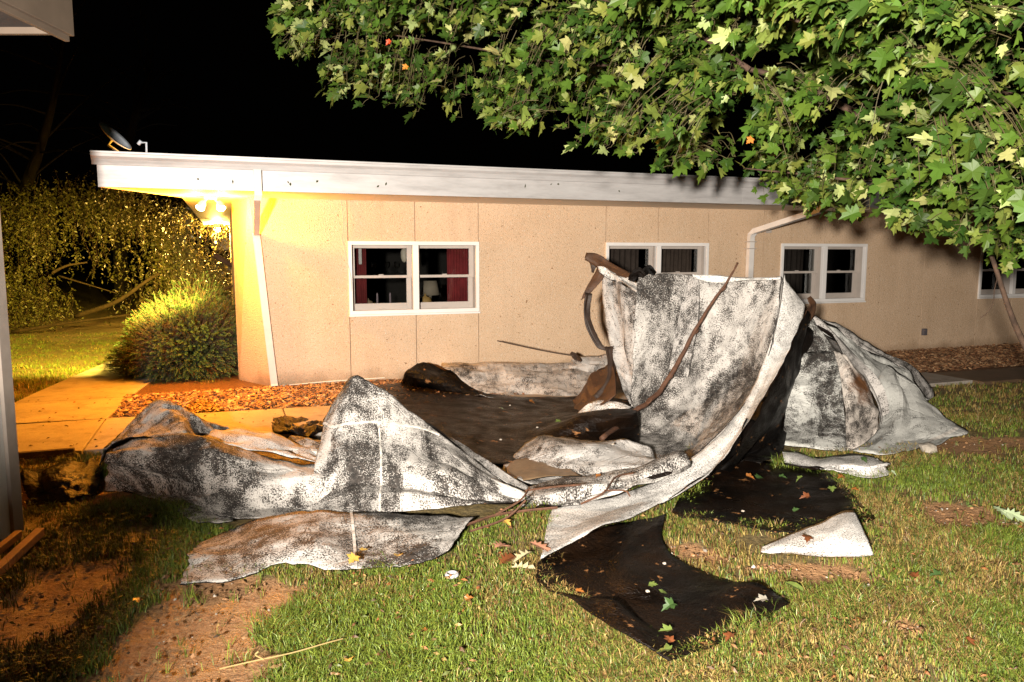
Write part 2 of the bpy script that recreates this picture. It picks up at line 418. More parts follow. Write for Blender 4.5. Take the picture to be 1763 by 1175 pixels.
def plate(mb, a, b, z0, z1, t=.025):
    dr = Vector((b.x-a.x, b.y-a.y, 0)).normalized(); q = Vector((-dr.y, dr.x, 0))*t
    A0, B0 = Vector((a.x, a.y, 0)), Vector((b.x, b.y, 0))
    mb.hexa([A0+Vector((0,0,z0)), B0+Vector((0,0,z0)), B0+q+Vector((0,0,z0)), A0+q+Vector((0,0,z0)), A0+Vector((0,0,z1)), B0+Vector((0,0,z1)), B0+q+Vector((0,0,z1)), A0+q+Vector((0,0,z1))])
plate(mb, e1, e0, SO-.012, 2.52); plate(mb, e2, e1, SO-.012, 2.52)
mb.wbox(-.52, 0, 1.70, SO-.002, -18.1, -17.95)
mb.wbox(2.9, 2.904, SO, 2.44, OV, OV+.002); mb.wbox(6.1, 6.104, SO, 2.44, OV, OV+.002)
mb.build('fascia', M['fascia'], B, bevel=.004)
# ogee gutter swept along the eave
prof = [(0, 2.432), (.055, 2.425), (.062, 2.445), (.075, 2.475), (.098, 2.50), (.104, 2.525), (.112, 2.528), (.112, 2.545), (.098, 2.548), (.0, 2.55)]
mb = MB(); k = len(prof); vs = []
for s in (-1.245, LEN): vs += [WP(s, z, OV+.002+o) for o, z in prof]
mb.add(vs, [(i, k+i, k+(i+1) % k, (i+1) % k) for i in range(k)]+[tuple(range(k)), tuple(range(2*k-1, k-1, -1))])
mb.build('gutter', M['fascia'], B)
mb = MB()
rp = [WP(-1.2, 0, OV-.02), WP(LEN, 0, OV-.02), WP(LEN, 0, -18.1), WP(-.5, 0, -18.1), WP(-.52, 0, -.04)]
n = len(rp); mb.add([(p.x, p.y, 2.46) for p in rp]+[(p.x, p.y, 2.553) for p in rp], [tuple(range(n))[::-1], tuple(range(n, 2*n))]+[(i, (i+1) % n, n+(i+1) % n, n+i) for i in range(n)])
mb.build('roof', M['bitumen'], B)
# windows
def window(w0, w1):
    mb = MB(); t = .040; mid = (w0+w1)/2
    for (a, b, c, d) in ((w0-.004, w1+.004, ZT-t, ZT+.006), (w0-.004, w1+.004, ZB-.006, ZB+t), (w0-.004, w0+t, ZB+t, ZT-t), (w1-t, w1+.004, ZB+t, ZT-t), (mid-.038, mid+.038, ZB+t, ZT-t)):
        mb.wbox(a, b, c, d, -.03, .028)
    jb = MB()
    for (a, b, c, d) in ((w0, w1, ZT-.03, ZT), (w0, w1, ZB, ZB+.03), (w0, w0+.03, ZB+.03, ZT-.03), (w1-.03, w1, ZB+.03, ZT-.03), (mid-.02, mid+.02, ZB+.03, ZT-.03)):
        jb.wbox(a, b, c, d, -.235, -.031)
    mb.wbox(w0-.01, w1+.01, ZB-.03, ZB-.007, 0.001, .045)
    W_ = mb.build('window', M['trim'], B, bevel=.003)
    jb.build('jamb', M['sash'], W_, bevel=.003)
    zm = ZB+.46*(ZT-ZB)+.04
    for a, b in ((w0+.03, mid-.02), (mid+.02, w1-.03)):
        for (c, d, o0, o1, lo, hi) in ((zm-.012, ZT-.031, -.145, -.11, .034, .048), (ZB+.031, zm+.02, -.185, -.15, .085, .034)):
            if c > ZB+.1: o0, o1 = -.145, -.11
            q = MB(); st = .062
            q.wbox(a, a+st, c, d, o0, o1); q.wbox(b-st, b, c, d, o0, o1)
            q.wbox(a+st, b-st, c, c+lo, o0, o1); q.wbox(a+st, b-st, d-hi, d, o0, o1)
            if c < ZB+.1: q.wbox((a+b)/2-.04, (a+b)/2+.04, c+.01, c+.022, o1, o1+.012)
            else: q.wbox((a+b)/2-.03, (a+b)/2+.03, c+lo, c+lo+.012, o0, o1-.005)
            s_ = q.build('sash', M['sash'], W_, bevel=.003)
            q = MB(); q.wbox(a+st-.004, b-st+.004, c+lo-.004, d-hi+.004, (o0+o1)/2-.002, (o0+o1)/2+.002)
            q.build('pane', M['glass'], s_)
    return W_
for w0, w1 in wins: window(w0, w1)
# downspouts
M['spout'] = plain('downspout_paint', (.62, .56, .50), .45, .1, 4)
M['spout2'] = plain('downspout_white', (.70, .67, .64), .4, .08, 4)
def spout(mb, pts, hw, hd, axis=Vector((DX, DY, 0))):
    vs = []; fs = []
    for i, p in enumerate(pts):
        p = Vector(p); t = (Vector(pts[min(i+1, len(pts)-1)])-Vector(pts[max(i-1, 0)])).normalized()
        a = (axis-t*axis.dot(t)).normalized(); b = t.cross(a)
        for (u, v) in ((-1, -1), (-.6, -1.12), (.6, -1.12), (1, -1), (1, 1), (-1, 1)): vs.append(p+a*hw*u+b*hd*v)
    n = len(pts)
    for i in range(n-1):
        for k in range(6): fs.append((i*6+k, i*6+(k+1) % 6, i*6+6+(k+1) % 6, i*6+6+k))
    fs += [tuple(range(6)), tuple(range(n*6-1, n*6-7, -1))]
    mb.add(vs, fs)
mb = MB()
sA = .86
pA = sn(G(447, 320, 2.24)); 
spout(mb, [WP(pA[0], 2.43, OV+.045), WP(pA[0], 2.18, OV+.045), WP(pA[0]-.01, 2.15, OV+.03)], .036, .03)
spout(mb, [WP(pA[0]-.01, 2.155, OV+.035), WP(.235, 1.83, .08), WP(.235, 1.80, .06)], .034, .03)
spout(mb, [WP(.232, 1.835, .045), WP(.30, .95, .045), WP(.372, .06, .045), WP(.374, .03, .05)], .04, .032)
ds = mb.build('downspout', M['spout'], B)
mb = MB()
pB = sn(G(1388, 360, 2.2))
spout(mb, [WP(pB[0], 2.44, OV+.045), WP(pB[0], 2.2, OV+.045), WP(pB[0]-.005, 2.17, OV+.03), WP(7.16, 1.92, .10), WP(7.13, 1.86, .06), WP(7.13, 1.80, .055), WP(7.11, .03, .055)], .042, .036)
d2 = mb.build('downspout', M['spout2'], B)
for z_ in (1.66, 1.76): mb = MB(); mb.wbox(7.06, 7.20, z_, z_+.014, .0, .095); mb.build('bracket', M['sash'], d2)
mb = MB(); mb.wbox(7.40, 7.50, 1.90, 2.0, 0.002, .05); mb.build('vent_hood', M['sash'], B)
mb = MB(); mb.wbox(10.64, 10.72, .25, .36, .002, .05); mb.wbox(10.655, 10.705, .27, .30, .05, .06); mb.wbox(10.655, 10.705, .315, .345, .05, .06)
mb.build('outlet_box', plain('outlet_grey', (.10, .09, .10), .6), B, bevel=.004)
mb = MB(); mb.tube(crom([WP(.41, .03, .03), WP(.55, .03, .035), WP(1.0, .045, .03), WP(1.7, .05, .02)], 6), .006, 6)
tag(mb.build('cable', plain('white_cable', (.75, .7, .6), .5)), 'thin white cable lying along the foot of the wall', 'cable')
mb = MB(); mb.tube(crom([WP(1.21, 2.27, .012), WP(1.235, 1.95, .02), WP(1.22, 1.75, .015), WP(1.31, 1.3, .03), WP(1.29, 1.05, .02), WP(1.2, .72, .012)], 8), .0045, 5)
tag(mb.build('loose_wire', M['sash']), 'loose thin wire hanging down the wall left of the first window', 'wire')
# porch flood light, lit
fl_at = WP(-.10, 2.12, .33)
T = thing('flood_light', WP(-.24, SO, .09), 'lit twin flood light under the eave by the wall corner', 'lamp')
M['bulb'] = emis('bulb_glow', (1, .72, .30), 90)
mb = MB(); mb.wbox(-.31, -.17, SO-.035, SO-.002, .02, .16); mb.build('mount', M['trim'], T, bevel=.004)
for ds_ in (-.10, .10):
    c = WP(-.24+ds_, 2.13, .09)
    mb = MB(); dirv = Vector((ds_*3, -.35, -.75)).normalized()
    mb.tube([WP(-.24+ds_*.4, SO-.03, .09), c-dirv*.02], .012, 8); mb.tube([c-dirv*.06, c-dirv*.03, c+dirv*.03], [.025, .04, .05], 14, cap=False)
    h = mb.build('lamp_head', M['trim'], T, smooth=True)
    mb = MB(); mb.tube([c+dirv*.0, c+dirv*.03, c+dirv*.05, c+dirv*.06], [.03, .047, .035, .01], 14); mb.build('bulb', M['bulb'], h, smooth=True)
    ld = bpy.data.lights.new('flood_bulb', 'POINT'); lo = bpy.data.objects.new('flood_bulb', ld); COL.objects.link(lo)
    lo.location = c+dirv*.14; ld.energy = 230; ld.color = (1, .40, .025); ld.shadow_soft_size = .05
    # the beam each head throws: one over the walk and yew, one at the trees beyond
    ld = bpy.data.lights.new('flood_beam', 'SPOT'); lo = bpy.data.objects.new('flood_beam', ld); COL.objects.link(lo)
    lo.location = c+dirv*.15; ld.energy = 600 if ds_ > 0 else 7000; ld.color = (1, .25, .008) if ds_ > 0 else (1, .74, .10); ld.spot_size = R(150 if ds_ > 0 else 58); ld.spot_blend = .7; ld.shadow_soft_size = .05
    tgt = WP(-1.9, 0, 1.3) if ds_ > 0 else Vector((-7.8, 13.2, -.2))
    lo.rotation_euler = (tgt-Vector(lo.location)).to_track_quat('-Z', 'Y').to_euler()
# added lamp far along the side, lights the far soffit and trees
T2 = thing('flood_light', WP(-.25, SO, -8.5), 'added flood light far along the side eave', 'lamp')
mb = MB(); mb.wbox(-.32, -.18, SO-.09, SO-.002, -8.57, -8.43); mb.build('mount', M['trim'], T2)
ld = bpy.data.lights.new('side_fill', 'POINT'); lo = bpy.data.objects.new('side_fill', ld); COL.objects.link(lo)
lo.location = WP(-.25, 2.0, -8.5); ld.energy = 900; ld.color = (1, .60, .12); ld.shadow_soft_size = .06
mb = MB(); c = WP(-.25, 2.11, -8.5); mb.tube([c, c-Vector((0, 0, .03)), c-Vector((0, 0, .05))], [.05, .045, .01], 12); mb.build('bulb', M['bulb'], T2, smooth=True)
# satellite dish on the roof
T = thing('satellite_dish', D(215, 258, 8.75), 'small grey satellite dish on the left end of the roof', 'satellite dish')
M['dish'] = plain('dish_grey', (.62, .68, .76), .5, .1)
c = D(199, 234, 8.75); ax = Vector((.66, -.13, .69)).normalized(); u = Vector((.70, 0, -.70)); u = (u-ax*u.dot(ax)).normalized(); v = ax.cross(u)
mb = MB(); vs = [c-ax*.05]; fs = []
for k in range(1, 6):
    r = k/5
    for j in range(28):
        a = 2*math.pi*j/28; vs.append(c+(u*math.cos(a)*.215+v*math.sin(a)*.13)*r-ax*.05*(1-r*r))
for j in range(28): fs.append((0, 1+j, 1+(j+1) % 28))
for k in range(4):
    for j in range(28): fs.append((1+k*28+j, 1+(k+1)*28+j, 1+(k+1)*28+(j+1) % 28, 1+k*28+(j+1) % 28))
mb.add(vs, fs); o = mb.build('dish', M['dish'], T, smooth=True)
sm = o.modifiers.new('s', 'SOLIDIFY'); sm.thickness = .008
mb = MB(); b = D(216, 262, 8.75); mb.tube([c-ax*.05, c-ax*.14, b-ax*.05, b-Vector((0, 0, .12))], .016, 8); mb.build('mast', M['dish'], T, smooth=True)
mb = MB(); h0 = D(252, 258, 8.65); mb.tube([h0-Vector((0, 0, .06)), D(252, 246, 8.65), D(240, 246, 8.65)], .012, 8); mb.tube([D(243, 243, 8.65), D(238, 249, 8.65)], .02, 8); mb.build('feed_arm', M['dish'], T, smooth=True)
# inside the first window, and curtains
def curtain(s0, s1, z0, z1, o, c, label, group=None, amp=.02):
    mb = MB(); n = 40; vs = []
    for z in (z0, (z0+z1)/2, z1):
        for i in range(n+1):
            s = s0+(s1-s0)*i/n
            vs.append(WP(s, z, o+amp*math.sin(i*1.25)+amp*.5*math.sin(i*.6+z)))
    fs = [(r*(n+1)+i, r*(n+1)+i+1, (r+1)*(n+1)+i+1, (r+1)*(n+1)+i) for r in range(2) for i in range(n)]
    mb.add(vs, fs); x = mb.build('curtain', plain('curtain_cloth', c, .85, .25, 12), smooth=True, org=WP((s0+s1)/2, z1, o))
    x.modifiers.new('s', 'SOLIDIFY').thickness = .004
    tag(x, label, 'curtain', group)
curtain(1.33, 1.56, .72, 1.80, -.36, (.16, .018, .018), 'dark red curtain at the left side of the first window')
curtain(2.62, 2.93, .72, 1.80, -.36, (.22, .022, .024), 'wide dark red curtain at the right side of the first window')
curtain(4.80, 5.52, .72, 1.80, -.40, (.075, .05, .04), 'drawn brown curtain behind the left half of the second window')
curtain(5.88, 6.42, .72, 1.80, -.40, (.085, .055, .042), 'brown curtain part drawn in the right half of the second window')
curtain(7.74, 8.50, .72, 1.80, -.40, (.05, .035, .028), 'brown curtain behind the left half of the third window')
curtain(8.60, 9.36, .72, 1.80, -.40, (.035, .026, .022), 'darkest brown curtain behind the right half of the third window')
curtain(11.9, 13.5, .72, 1.80, -.40, (.02, .016, .014), 'near black curtain in the last window at the right')
def lathe(name, base, prof, m, label, cat, group=None, seg=16):
    mb = MB(); vs = []; k = len(prof)
    for r, z in prof:
        for j in range(seg): a = 2*math.pi*j/seg; vs.append(base+Vector((r*math.cos(a), r*math.sin(a), z)))
    fs = [(i*seg+j, i*seg+(j+1) % seg, (i+1)*seg+(j+1) % seg, (i+1)*seg+j) for i in range(k-1) for j in range(seg)]
    mb.add(vs, fs+[tuple(range(seg))[::-1], tuple((k-1)*seg+j for j in range(seg))])
    return tag(mb.build(name, m, smooth=True, org=base), label, cat, group)
mb = MB(); mb.wbox(1.6, 2.85, .84, .87, -.75, -.42); mb.wbox(1.62, 1.66, .04, .84, -.73, -.69); mb.wbox(2.78, 2.82, .04, .84, -.73, -.69); mb.wbox(1.62, 1.66, .04, .84, -.48, -.44); mb.wbox(2.78, 2.82, .04, .84, -.48, -.44)
tag(mb.build('window_table', M['barkdark']), 'dark narrow table inside the first window', 'table')
mb = MB(); mb.wbox(1.58, 2.08, 1.335, 1.35, -.44, -.28)
tag(mb.build('glass_shelf', M['glass']), 'narrow glass shelf across the left half of the first window', 'shelf')
clear = M['glass']
gl = [(.02, 0), (.022, .006), (.006, .012), (.006, .05), (.03, .07), (.04, .10), (.036, .14)]
for s_, l_ in ((1.66, 'clear stemmed glass at the left end of the window shelf'), (1.83, 'clear stemmed glass in the middle of the window shelf'), (1.96, 'clear stemmed glass nearest the white ornament')):
    lathe('stemmed_glass', WP(s_, 1.351, -.36), gl, clear, l_, 'glass', 'glasses on the window shelf')
cn = [(.03, 0), (.03, .05), (.012, .055), (.012, .2), (.004, .215)]
M['candle'] = plain('candle_wax', (.30, .22, .24), .5)
lathe('candle', WP(1.73, .871, -.55), cn, M['candle'], 'slim pale candle at the left on the window table', 'candle')
lathe('candle', WP(1.90, .871, -.55), cn, M['candle'], 'slim pale candle at the right beside the mullion', 'candle')
pk = [(.01, 0), (.05, .01), (.075, .06), (.055, .11), (.012, .125), (.01, .15)]
lathe('gourd', WP(1.60, .871, -.50), pk, plain('gourd_tan', (.30, .20, .12), .6), 'round tan gourd beside the left red curtain', 'gourd')
lathe('gourd', WP(2.36, .871, -.50), [(a*1.25, b*1.3) for a, b in pk], plain('gourd_gold', (.42, .25, .08), .6), 'golden gourd on the table in the right half of the window', 'gourd')
lathe('hanging_ornament', WP(2.05, 1.50, -.34), [(.005, -.02), (.03, .0), (.045, .05), (.045, .12), (.02, .17), (.004, .18)], plain('ornament_white', (.5, .42, .33), .5), 'pale oval ornament hanging beside the mullion', 'ornament')
mb = MB(); mb.wbox(1.46, 1.50, 1.46, 1.66, -.31, -.30); tag(mb.build('thermometer', plain('thermometer_white', (.5, .45, .42), .5), bevel=.008), 'slim white thermometer in front of the left red curtain', 'thermometer')
lathe('table_lamp', WP(2.46, .871, -.62), [(.07, 0), (.07, .02), (.02, .04), (.02, .16), (.13, .17), (.09, .36)], plain('lamp_shade', (.24, .19, .14), .8), 'pale shaded lamp behind the golden gourd', 'lamp')

# ------------------------------------------------------------------ TORN ROOF MEMBRANE
SURF = {}
def sheet(name, rows, front, back, parent=None, nu=7, nv=7, crump=.012, jag=(.0, .0, .0, .0), thick=.006, flip=False, seed=0, org=None, cs=3.0, zmin=.012, ncr=8, fold=.03):
    """a bent sheet through a grid of points; front is the granule side"""
    rows = [[Vector(p) for p in r] for r in rows]
    a = [crom(r, nu) for r in rows]; nc = len(a[0])
    cols = [crom([a[i][j] for i in range(len(a))], nv) for j in range(nc)]
    nr = len(cols[0]); P = [[cols[j][i].copy() for j in range(nc)] for i in range(nr)]
    Nn = [[None]*nc for _ in range(nr)]
    for i in range(nr):
        for j in range(nc):
            du = P[i][min(j+1, nc-1)]-P[i][max(j-1, 0)]; dv = P[min(i+1, nr-1)][j]-P[max(i-1, 0)][j]
            n_ = du.cross(dv); n_ = n_.normalized() if n_.length > 1e-9 else Vector((0, -1, 0))
            Nn[i][j] = -n_ if not flip else n_
    off = Vector((seed*7.3, seed*3.1, seed))
    Q = [[P[i][j]+Nn[i][j]*(crump*.85*(noise.noise(P[i][j]*cs+off)*1.2 - .9*abs(noise.noise(P[i][j]*cs*.8+off*2))+.6*noise.noise(P[i][j]*cs*2.7+off)+.35*noise.noise(P[i][j]*cs*6.5+off))) for j in range(nc)] for i in range(nr)]
    rc = random.Random(seed*13+5)
    for q_ in range(ncr):
        an = rc.uniform(0, math.pi); ca, sa = math.cos(an), math.sin(an); c0 = rc.uniform(.15, .85)*ca+rc.uniform(.15, .85)*sa
        wd = rc.uniform(.10, .28); am = 1.5*fold*rc.uniform(.4, 1.1)*rc.choice((-1, 1)); ph = rc.uniform(0, 9)
        for i in range(nr):
            for j in range(nc):
                dd = abs(j/(nc-1)*ca+i/(nr-1)*sa-c0+.03*math.sin(ph+6*(j/(nc-1)*sa-i/(nr-1)*ca)))
                al = .5+.5*math.sin(ph+4*(j/(nc-1)*sa-i/(nr-1)*ca))
                if dd < wd: Q[i][j] = Q[i][j]+Nn[i][j]*am*al*(1-dd/wd)
    t, r_, b_, l_ = jag
    def jn(p): return .6*noise.noise(p*9+off)+.5*noise.noise(p*26+off)
    for j in range(nc):
        if t: Q[0][j] += (P[0][j]-P[1][j]).normalized()*t*jn(P[0][j])
        if b_: Q[-1][j] += (P[-1][j]-P[-2][j]).normalized()*b_*jn(P[-1][j])
    for i in range(nr):
        if l_: Q[i][0] += (P[i][0]-P[i][1]).normalized()*l_*jn(P[i][0])
        if r_: Q[i][-1] += (P[i][-1]-P[i][-2]).normalized()*r_*jn(P[i][-1])
    for i in range(nr):
        for j in range(nc):
            if Q[i][j].z < zmin: Q[i][j].z = zmin+.003*noise.noise(Q[i][j]*5)
    fs = []; 
    for i in range(nr-1):
        for j in range(nc-1):
            q = (i*nc+j, (i+1)*nc+j, (i+1)*nc+j+1, i*nc+j+1)
            fs.append(q[::-1] if flip else q)
    mb = MB(); mb.add([Q[i][j] for i in range(nr) for j in range(nc)], fs)
    o = mb.build(name, [front, back], parent, smooth=True, org=org)
    o.data.set_sharp_from_angle(angle=R(9))
    # unwrapped lengths as texture coordinates
    U = np.zeros((nr, nc, 2)); mi, mj = nr//2, nc//2
    for i in range(nr):
        for j in range(1, nc): U[i, j, 0] = U[i, j-1, 0]+(P[i][j]-P[i][j-1]).length
        U[i, :, 0] -= U[i, mj, 0]
    for j in range(nc):
        for i in range(1, nr): U[i, j, 1] = U[i-1, j, 1]+(P[i][j]-P[i-1][j]).length
        U[:, j, 1] -= U[mi, j, 1]
    U += np.array([seed*3.7, seed*5.3])
    U = U.reshape(-1, 2); ul = o.data.uv_layers.new(name='UVMap'); li = np.zeros(len(o.data.loops), dtype=np.int32); o.data.loops.foreach_get('vertex_index', li)
    ul.data.foreach_set('uv', U[li].astype(np.float32).ravel())
    s_ = o.modifiers.new('thick', 'SOLIDIFY'); s_.thickness = thick; s_.offset = -1; s_.material_offset = 1; s_.material_offset_rim = 1
    SURF[o.name] = (Q, Nn, nr, nc)
    return o
def px(t):
    if len(t) == 2: return G(t[0], t[1], .015)
    if len(t) == 4: return G(t[0], t[1], t[3])
    return D(*t)
def rows(*rr): return [[px(t) for t in r] for r in rr]
def seam(parent, sh, path, name='lap_seam', w_=.012, m=None, h=.005):
    """a raised lap edge following the sheet's own surface; path in (col, row) fractions"""
    Q, Nn, nr, nc = SURF[sh.name]
    def ev(u, v):
        x = min(max(u, 0), .9999)*(nc-1); y = min(max(v, 0), .9999)*(nr-1); j, i = int(x), int(y); a, b = x-j, y-i
        f = lambda A: (A[i][j]*(1-a)+A[i][j+1]*a)*(1-b)+(A[i+1][j]*(1-a)+A[i+1][j+1]*a)*b
        return f(Q), f(Nn).normalized()
    pts = crom([Vector((u, v, 0)) for u, v in path], 12); pp = [ev(p.x, p.y) for p in pts]
    mb = MB(); vs = []
    for k, (p, n) in enumerate(pp):
        t = (pp[min(k+1, len(pp)-1)][0]-pp[max(k-1, 0)][0]).normalized(); sd_ = t.cross(n)
        vs += [p-sd_*w_*.5+n*.001, p-sd_*w_*.5+n*h, p+sd_*w_*.5+n*h*.8, p+sd_*w_*.5+n*.001]
    fs = [(k*4+a, k*4+a+1, k*4+a+5, k*4+a+4) for k in range(len(pp)-1) for a in range(3)]
    mb.add(vs, fs)
    return mb.build(name, m or M['felt_clean_s'], parent)
M['felt_clean_s'] = plain('lap_edge', (.46, .43, .39), .8, .55, 30)
fe, fd, fc, fgm, fm, bt, bb = (M[k] for k in ('felt', 'felt_dirty', 'felt_clean', 'felt_grey', 'felt_mid', 'bitumen', 'bitumen_brown'))

# 1. the big upright curl
U_ = thing('torn_roofing', G(1120, 800), 'tall curled sheet of torn roofing standing up like a scoop in the middle', 'roofing sheet')
up = sheet('upright_sheet', rows(
    [(1100,475,7.0),(1145,472,7.0),(1190,476,6.95),(1245,479,6.85),(1300,480,6.75),(1347,478,6.62)],
    [(1094,540,7.0),(1140,540,7.02),(1190,545,7.0),(1243,548,6.88),(1295,548,6.74),(1343,535,6.5)],
    [(1090,610,6.98),(1132,615,7.02),(1180,618,6.98),(1232,622,6.84),(1283,622,6.62),(1326,610,6.3)],
    [(1090,675,6.85),(1125,684,6.92),(1165,690,6.86),(1212,692,6.7),(1258,690,6.42),(1300,668,6.0)],
    [(1098,728,6.6),(1122,736,6.66),(1152,745,6.5),(1190,750,6.3),(1224,744,6.0),(1262,722,5.68)],
    [(1060,766,6.1),(1092,772,6.12),(1122,782,5.98),(1155,790,5.78),(1185,785,5.55),(1218,768,5.38)],
    [(1010,790,5.7),(1042,798,5.65),(1072,808,5.5),(1105,815,5.35),(1135,815,5.2),(1165,806,5.1)]),
    fe, bb, U_, nu=12, nv=12, crump=.026, jag=(.012,.006,0,.02), seed=1, ncr=9, fold=.04)
sheet('muddy_puddle', rows(
    [(885,792,None,.06),(915,788,None,.065),(945,788,None,.07),(968,796,None,.075)],
    [(872,808,None,.05),(915,804,None,.05),(955,806,None,.055),(990,812,None,.06)],
    [(880,828,None,.045),(920,824,None,.045),(965,820,None,.05),(1000,818,None,.05)]), plain('mud_tan', (.16, .105, .06), .35, .35, 8, .3), bt, U_, nu=6, nv=6, crump=.008, jag=(.02,.02,.02,.02), seed=60, ncr=0)
floor = sheet('floor_sheet', rows(
    [(905,768,None,.06),(950,752,None,.12),(1000,756,None,.13),(1060,760,None,.14),(1120,770,None,.12)],
    [(880,790,None,.03),(935,775,None,.12),(1000,773,None,.16),(1060,778,None,.12),(1130,790,None,.06)],
    [(865,808,None,.03),(915,806,None,.03),(975,800,None,.07),(1040,800,None,.09),(1130,805,None,.06)],
    [(880,835,None,.02),(920,832,None,.02),(980,826,None,.025),(1050,822,None,.03),(1120,820,None,.03)]),
    fm, bt, U_, nu=8, nv=7, crump=.018, seed=2, jag=(.015,0,0,.01))
lip = sheet('rolled_lip', rows(
    [(893,842,None,.02),(935,838,None,.03),(990,828,None,.05),(1050,820,None,.06),(1110,812,None,.10),(1165,795,None,.14)],
    [(892,842,4.95),(932,832,5.0),(985,820,5.02),(1045,814,5.05),(1108,806,5.02),(1172,778,5.1)],
    [(893,850,4.82),(935,842,4.85),(988,832,4.86),(1048,826,4.9),(1112,818,4.9),(1182,783,5.0)],
    [(896,866,4.70),(940,862,4.72),(993,852,4.76),(1052,842,4.82),(1115,830,4.88),(1188,797,5.0)],
    [(900,876,None,.02),(945,873,None,.02),(998,866,None,.03),(1056,851,None,.06),(1118,838,None,.1),(1190,803,None,.16)]),
    fe, bb, U_, nu=7, nv=5, crump=.014, seed=3)
curlr = sheet('curled_edge', rows(          # the strip along the right rim, rolling away
    [(1347,478,6.60),(1350,490,6.7),(1351,505,6.85)],
    [(1340,540,6.5),(1344,552,6.62),(1340,566,6.8)],
    [(1324,610,6.28),(1329,624,6.42),(1324,640,6.6)],
    [(1296,672,5.98),(1300,690,6.1),(1292,706,6.3)],
    [(1258,725,5.66),(1260,742,5.75),(1250,757,5.95)],
    [(1214,770,5.36),(1214,786,5.4),(1204,798,5.5)],
    [(1165,806,5.08),(1162,820,5.05),(1150,828,5.1)]),
    fm, bb, U_, nu=5, nv=8, crump=.006, jag=(0,.01,0,0), seed=4, fold=.01)
lap = sheet('lapped_panel', rows(
    [(1186,476,6.90),(1194,478,6.9),(1203,480,6.9)],
    [(1172,530,6.95),(1186,530,6.94),(1204,530,6.91)],
    [(1160,590,6.98),(1176,588,6.96),(1196,586,6.9)],
    [(1150,645,6.93),(1166,650,6.9),(1184,648,6.86)]), fm, bt, U_, nu=5, nv=6, crump=.012, jag=(0,.006,.03,0), seed=5, fold=.008)
hem = sheet('folded_hem', rows(
    [(1192,474,6.90),(1225,473,6.85),(1262,476,6.78),(1300,478,6.70),(1346,478,6.60)],
    [(1192,474,6.84),(1225,475,6.79),(1262,478,6.72),(1300,480,6.64),(1344,479,6.56)],
    [(1196,480,6.84),(1228,488,6.78),(1262,486,6.72),(1300,483,6.66),(1342,481,6.58)]), fc, bb, U_, nu=6, nv=4, crump=.008, jag=(0,0,.008,0), seed=6, fold=.006)
# 2. white band behind it that folds under at the front
Bd = thing('torn_roofing', G(1000, 930), 'long bright white strip of roofing curving from the lawn to a torn top edge', 'roofing sheet')
band = sheet('white_strip', rows(
    [(957,878,4.72),(944,905,4.45),(930,962,None,.05)],
    [(1010,866,4.80),(995,890,4.5),(985,935,None,.06)],
    [(1062,852,4.88),(1052,872,4.62),(1046,906,None,.09)],
    [(1130,828,5.0),(1132,846,4.82),(1132,868,4.66)],
    [(1192,792,5.2),(1208,806,5.08),(1228,808,5.0)],
    [(1248,742,5.6),(1268,742,5.5),(1288,724,5.45)],
    [(1294,672,6.0),(1314,664,5.94),(1336,644,5.94)],
    [(1324,600,6.34),(1342,598,6.32),(1364,588,6.36)],
    [(1342,528,6.58),(1362,530,6.58),(1387,530,6.66)],
    [(1350,474,6.70),(1362,492,6.72),(1380,515,6.8)]), fc, bb, Bd, nu=6, nv=8, crump=.010, jag=(0,.028,.03,0), seed=7, fold=.014, flip=True)
und = sheet('folded_under', rows(
    [(933,957,None,.045),(985,930,None,.05),(1045,905,None,.055),(1145,888,None,.02)],
    [(926,975,None,.04),(985,965,None,.02),(1050,945,None,.02),(1140,925,None,.02)],
    [(932,1004,None,.02),(1000,1005,None,.02),(1070,995,None,.02),(1165,960,None,.02)],
    [(1000,1055,None,.02),(1070,1045,None,.025),(1150,1030,None,.02),(1265,1000,None,.02)],
    [(1080,1105,None,.02),(1150,1090,None,.02),(1240,1062,None,.02),(1325,1022,None,.02)],
    [(1152,1140,None,.02),(1220,1112,None,.02),(1295,1076,None,.02),(1357,1046,None,.02)]), bb, bt, Bd, nu=9, nv=7, crump=.012, jag=(0,.015,.02,.015), seed=8)
hang = sheet('dark_underside', rows(
    [(1290,722,5.5),(1262,770,5.3),(1230,808,5.05),(1135,868,4.7)],
    [(1300,728,5.7),(1275,775,5.55),(1240,815,5.3),(1150,870,5.0)],
    [(1290,762,5.9),(1265,800,5.75),(1235,828,5.55),(1170,868,5.2)]), bt, bt, Bd, nu=6, nv=6, crump=.02, jag=(0,0,0,0), seed=9, flip=True)
# torn tabs along the top
tabm = MB()
# 3. left panel leaning behind, with ragged brown strips
Lp = thing('torn_roofing', G(1085, 700), 'pale narrow panel of roofing leaning left of the tall curl with ragged brown strips', 'roofing sheet')
sheet('pale_panel', rows(
    [(1034,468,7.75),(1062,480,7.6),(1100,506,7.25)],
    [(1040,540,7.65),(1066,550,7.5),(1096,570,7.2)],
    [(1050,600,7.5),(1070,610,7.38),(1094,625,7.15)],
    [(1068,655,7.25),(1080,662,7.2),(1095,672,7.05)],
    [(1083,698,6.95),(1090,700,6.95),(1100,704,6.9)]), fm, bb, Lp, nu=7, nv=7, crump=.018, jag=(.012,0,0,.012), seed=10)
sheet('folded_hem', rows(
    [(1030,462,7.74),(1055,468,7.65),(1078,476,7.5),(1112,496,7.2)],
    [(1032,472,7.68),(1056,482,7.58),(1080,494,7.42),(1108,512,7.15)]), fc, bb, Lp, nu=7, nv=4, crump=.012, jag=(.01,0,.012,0), seed=11)
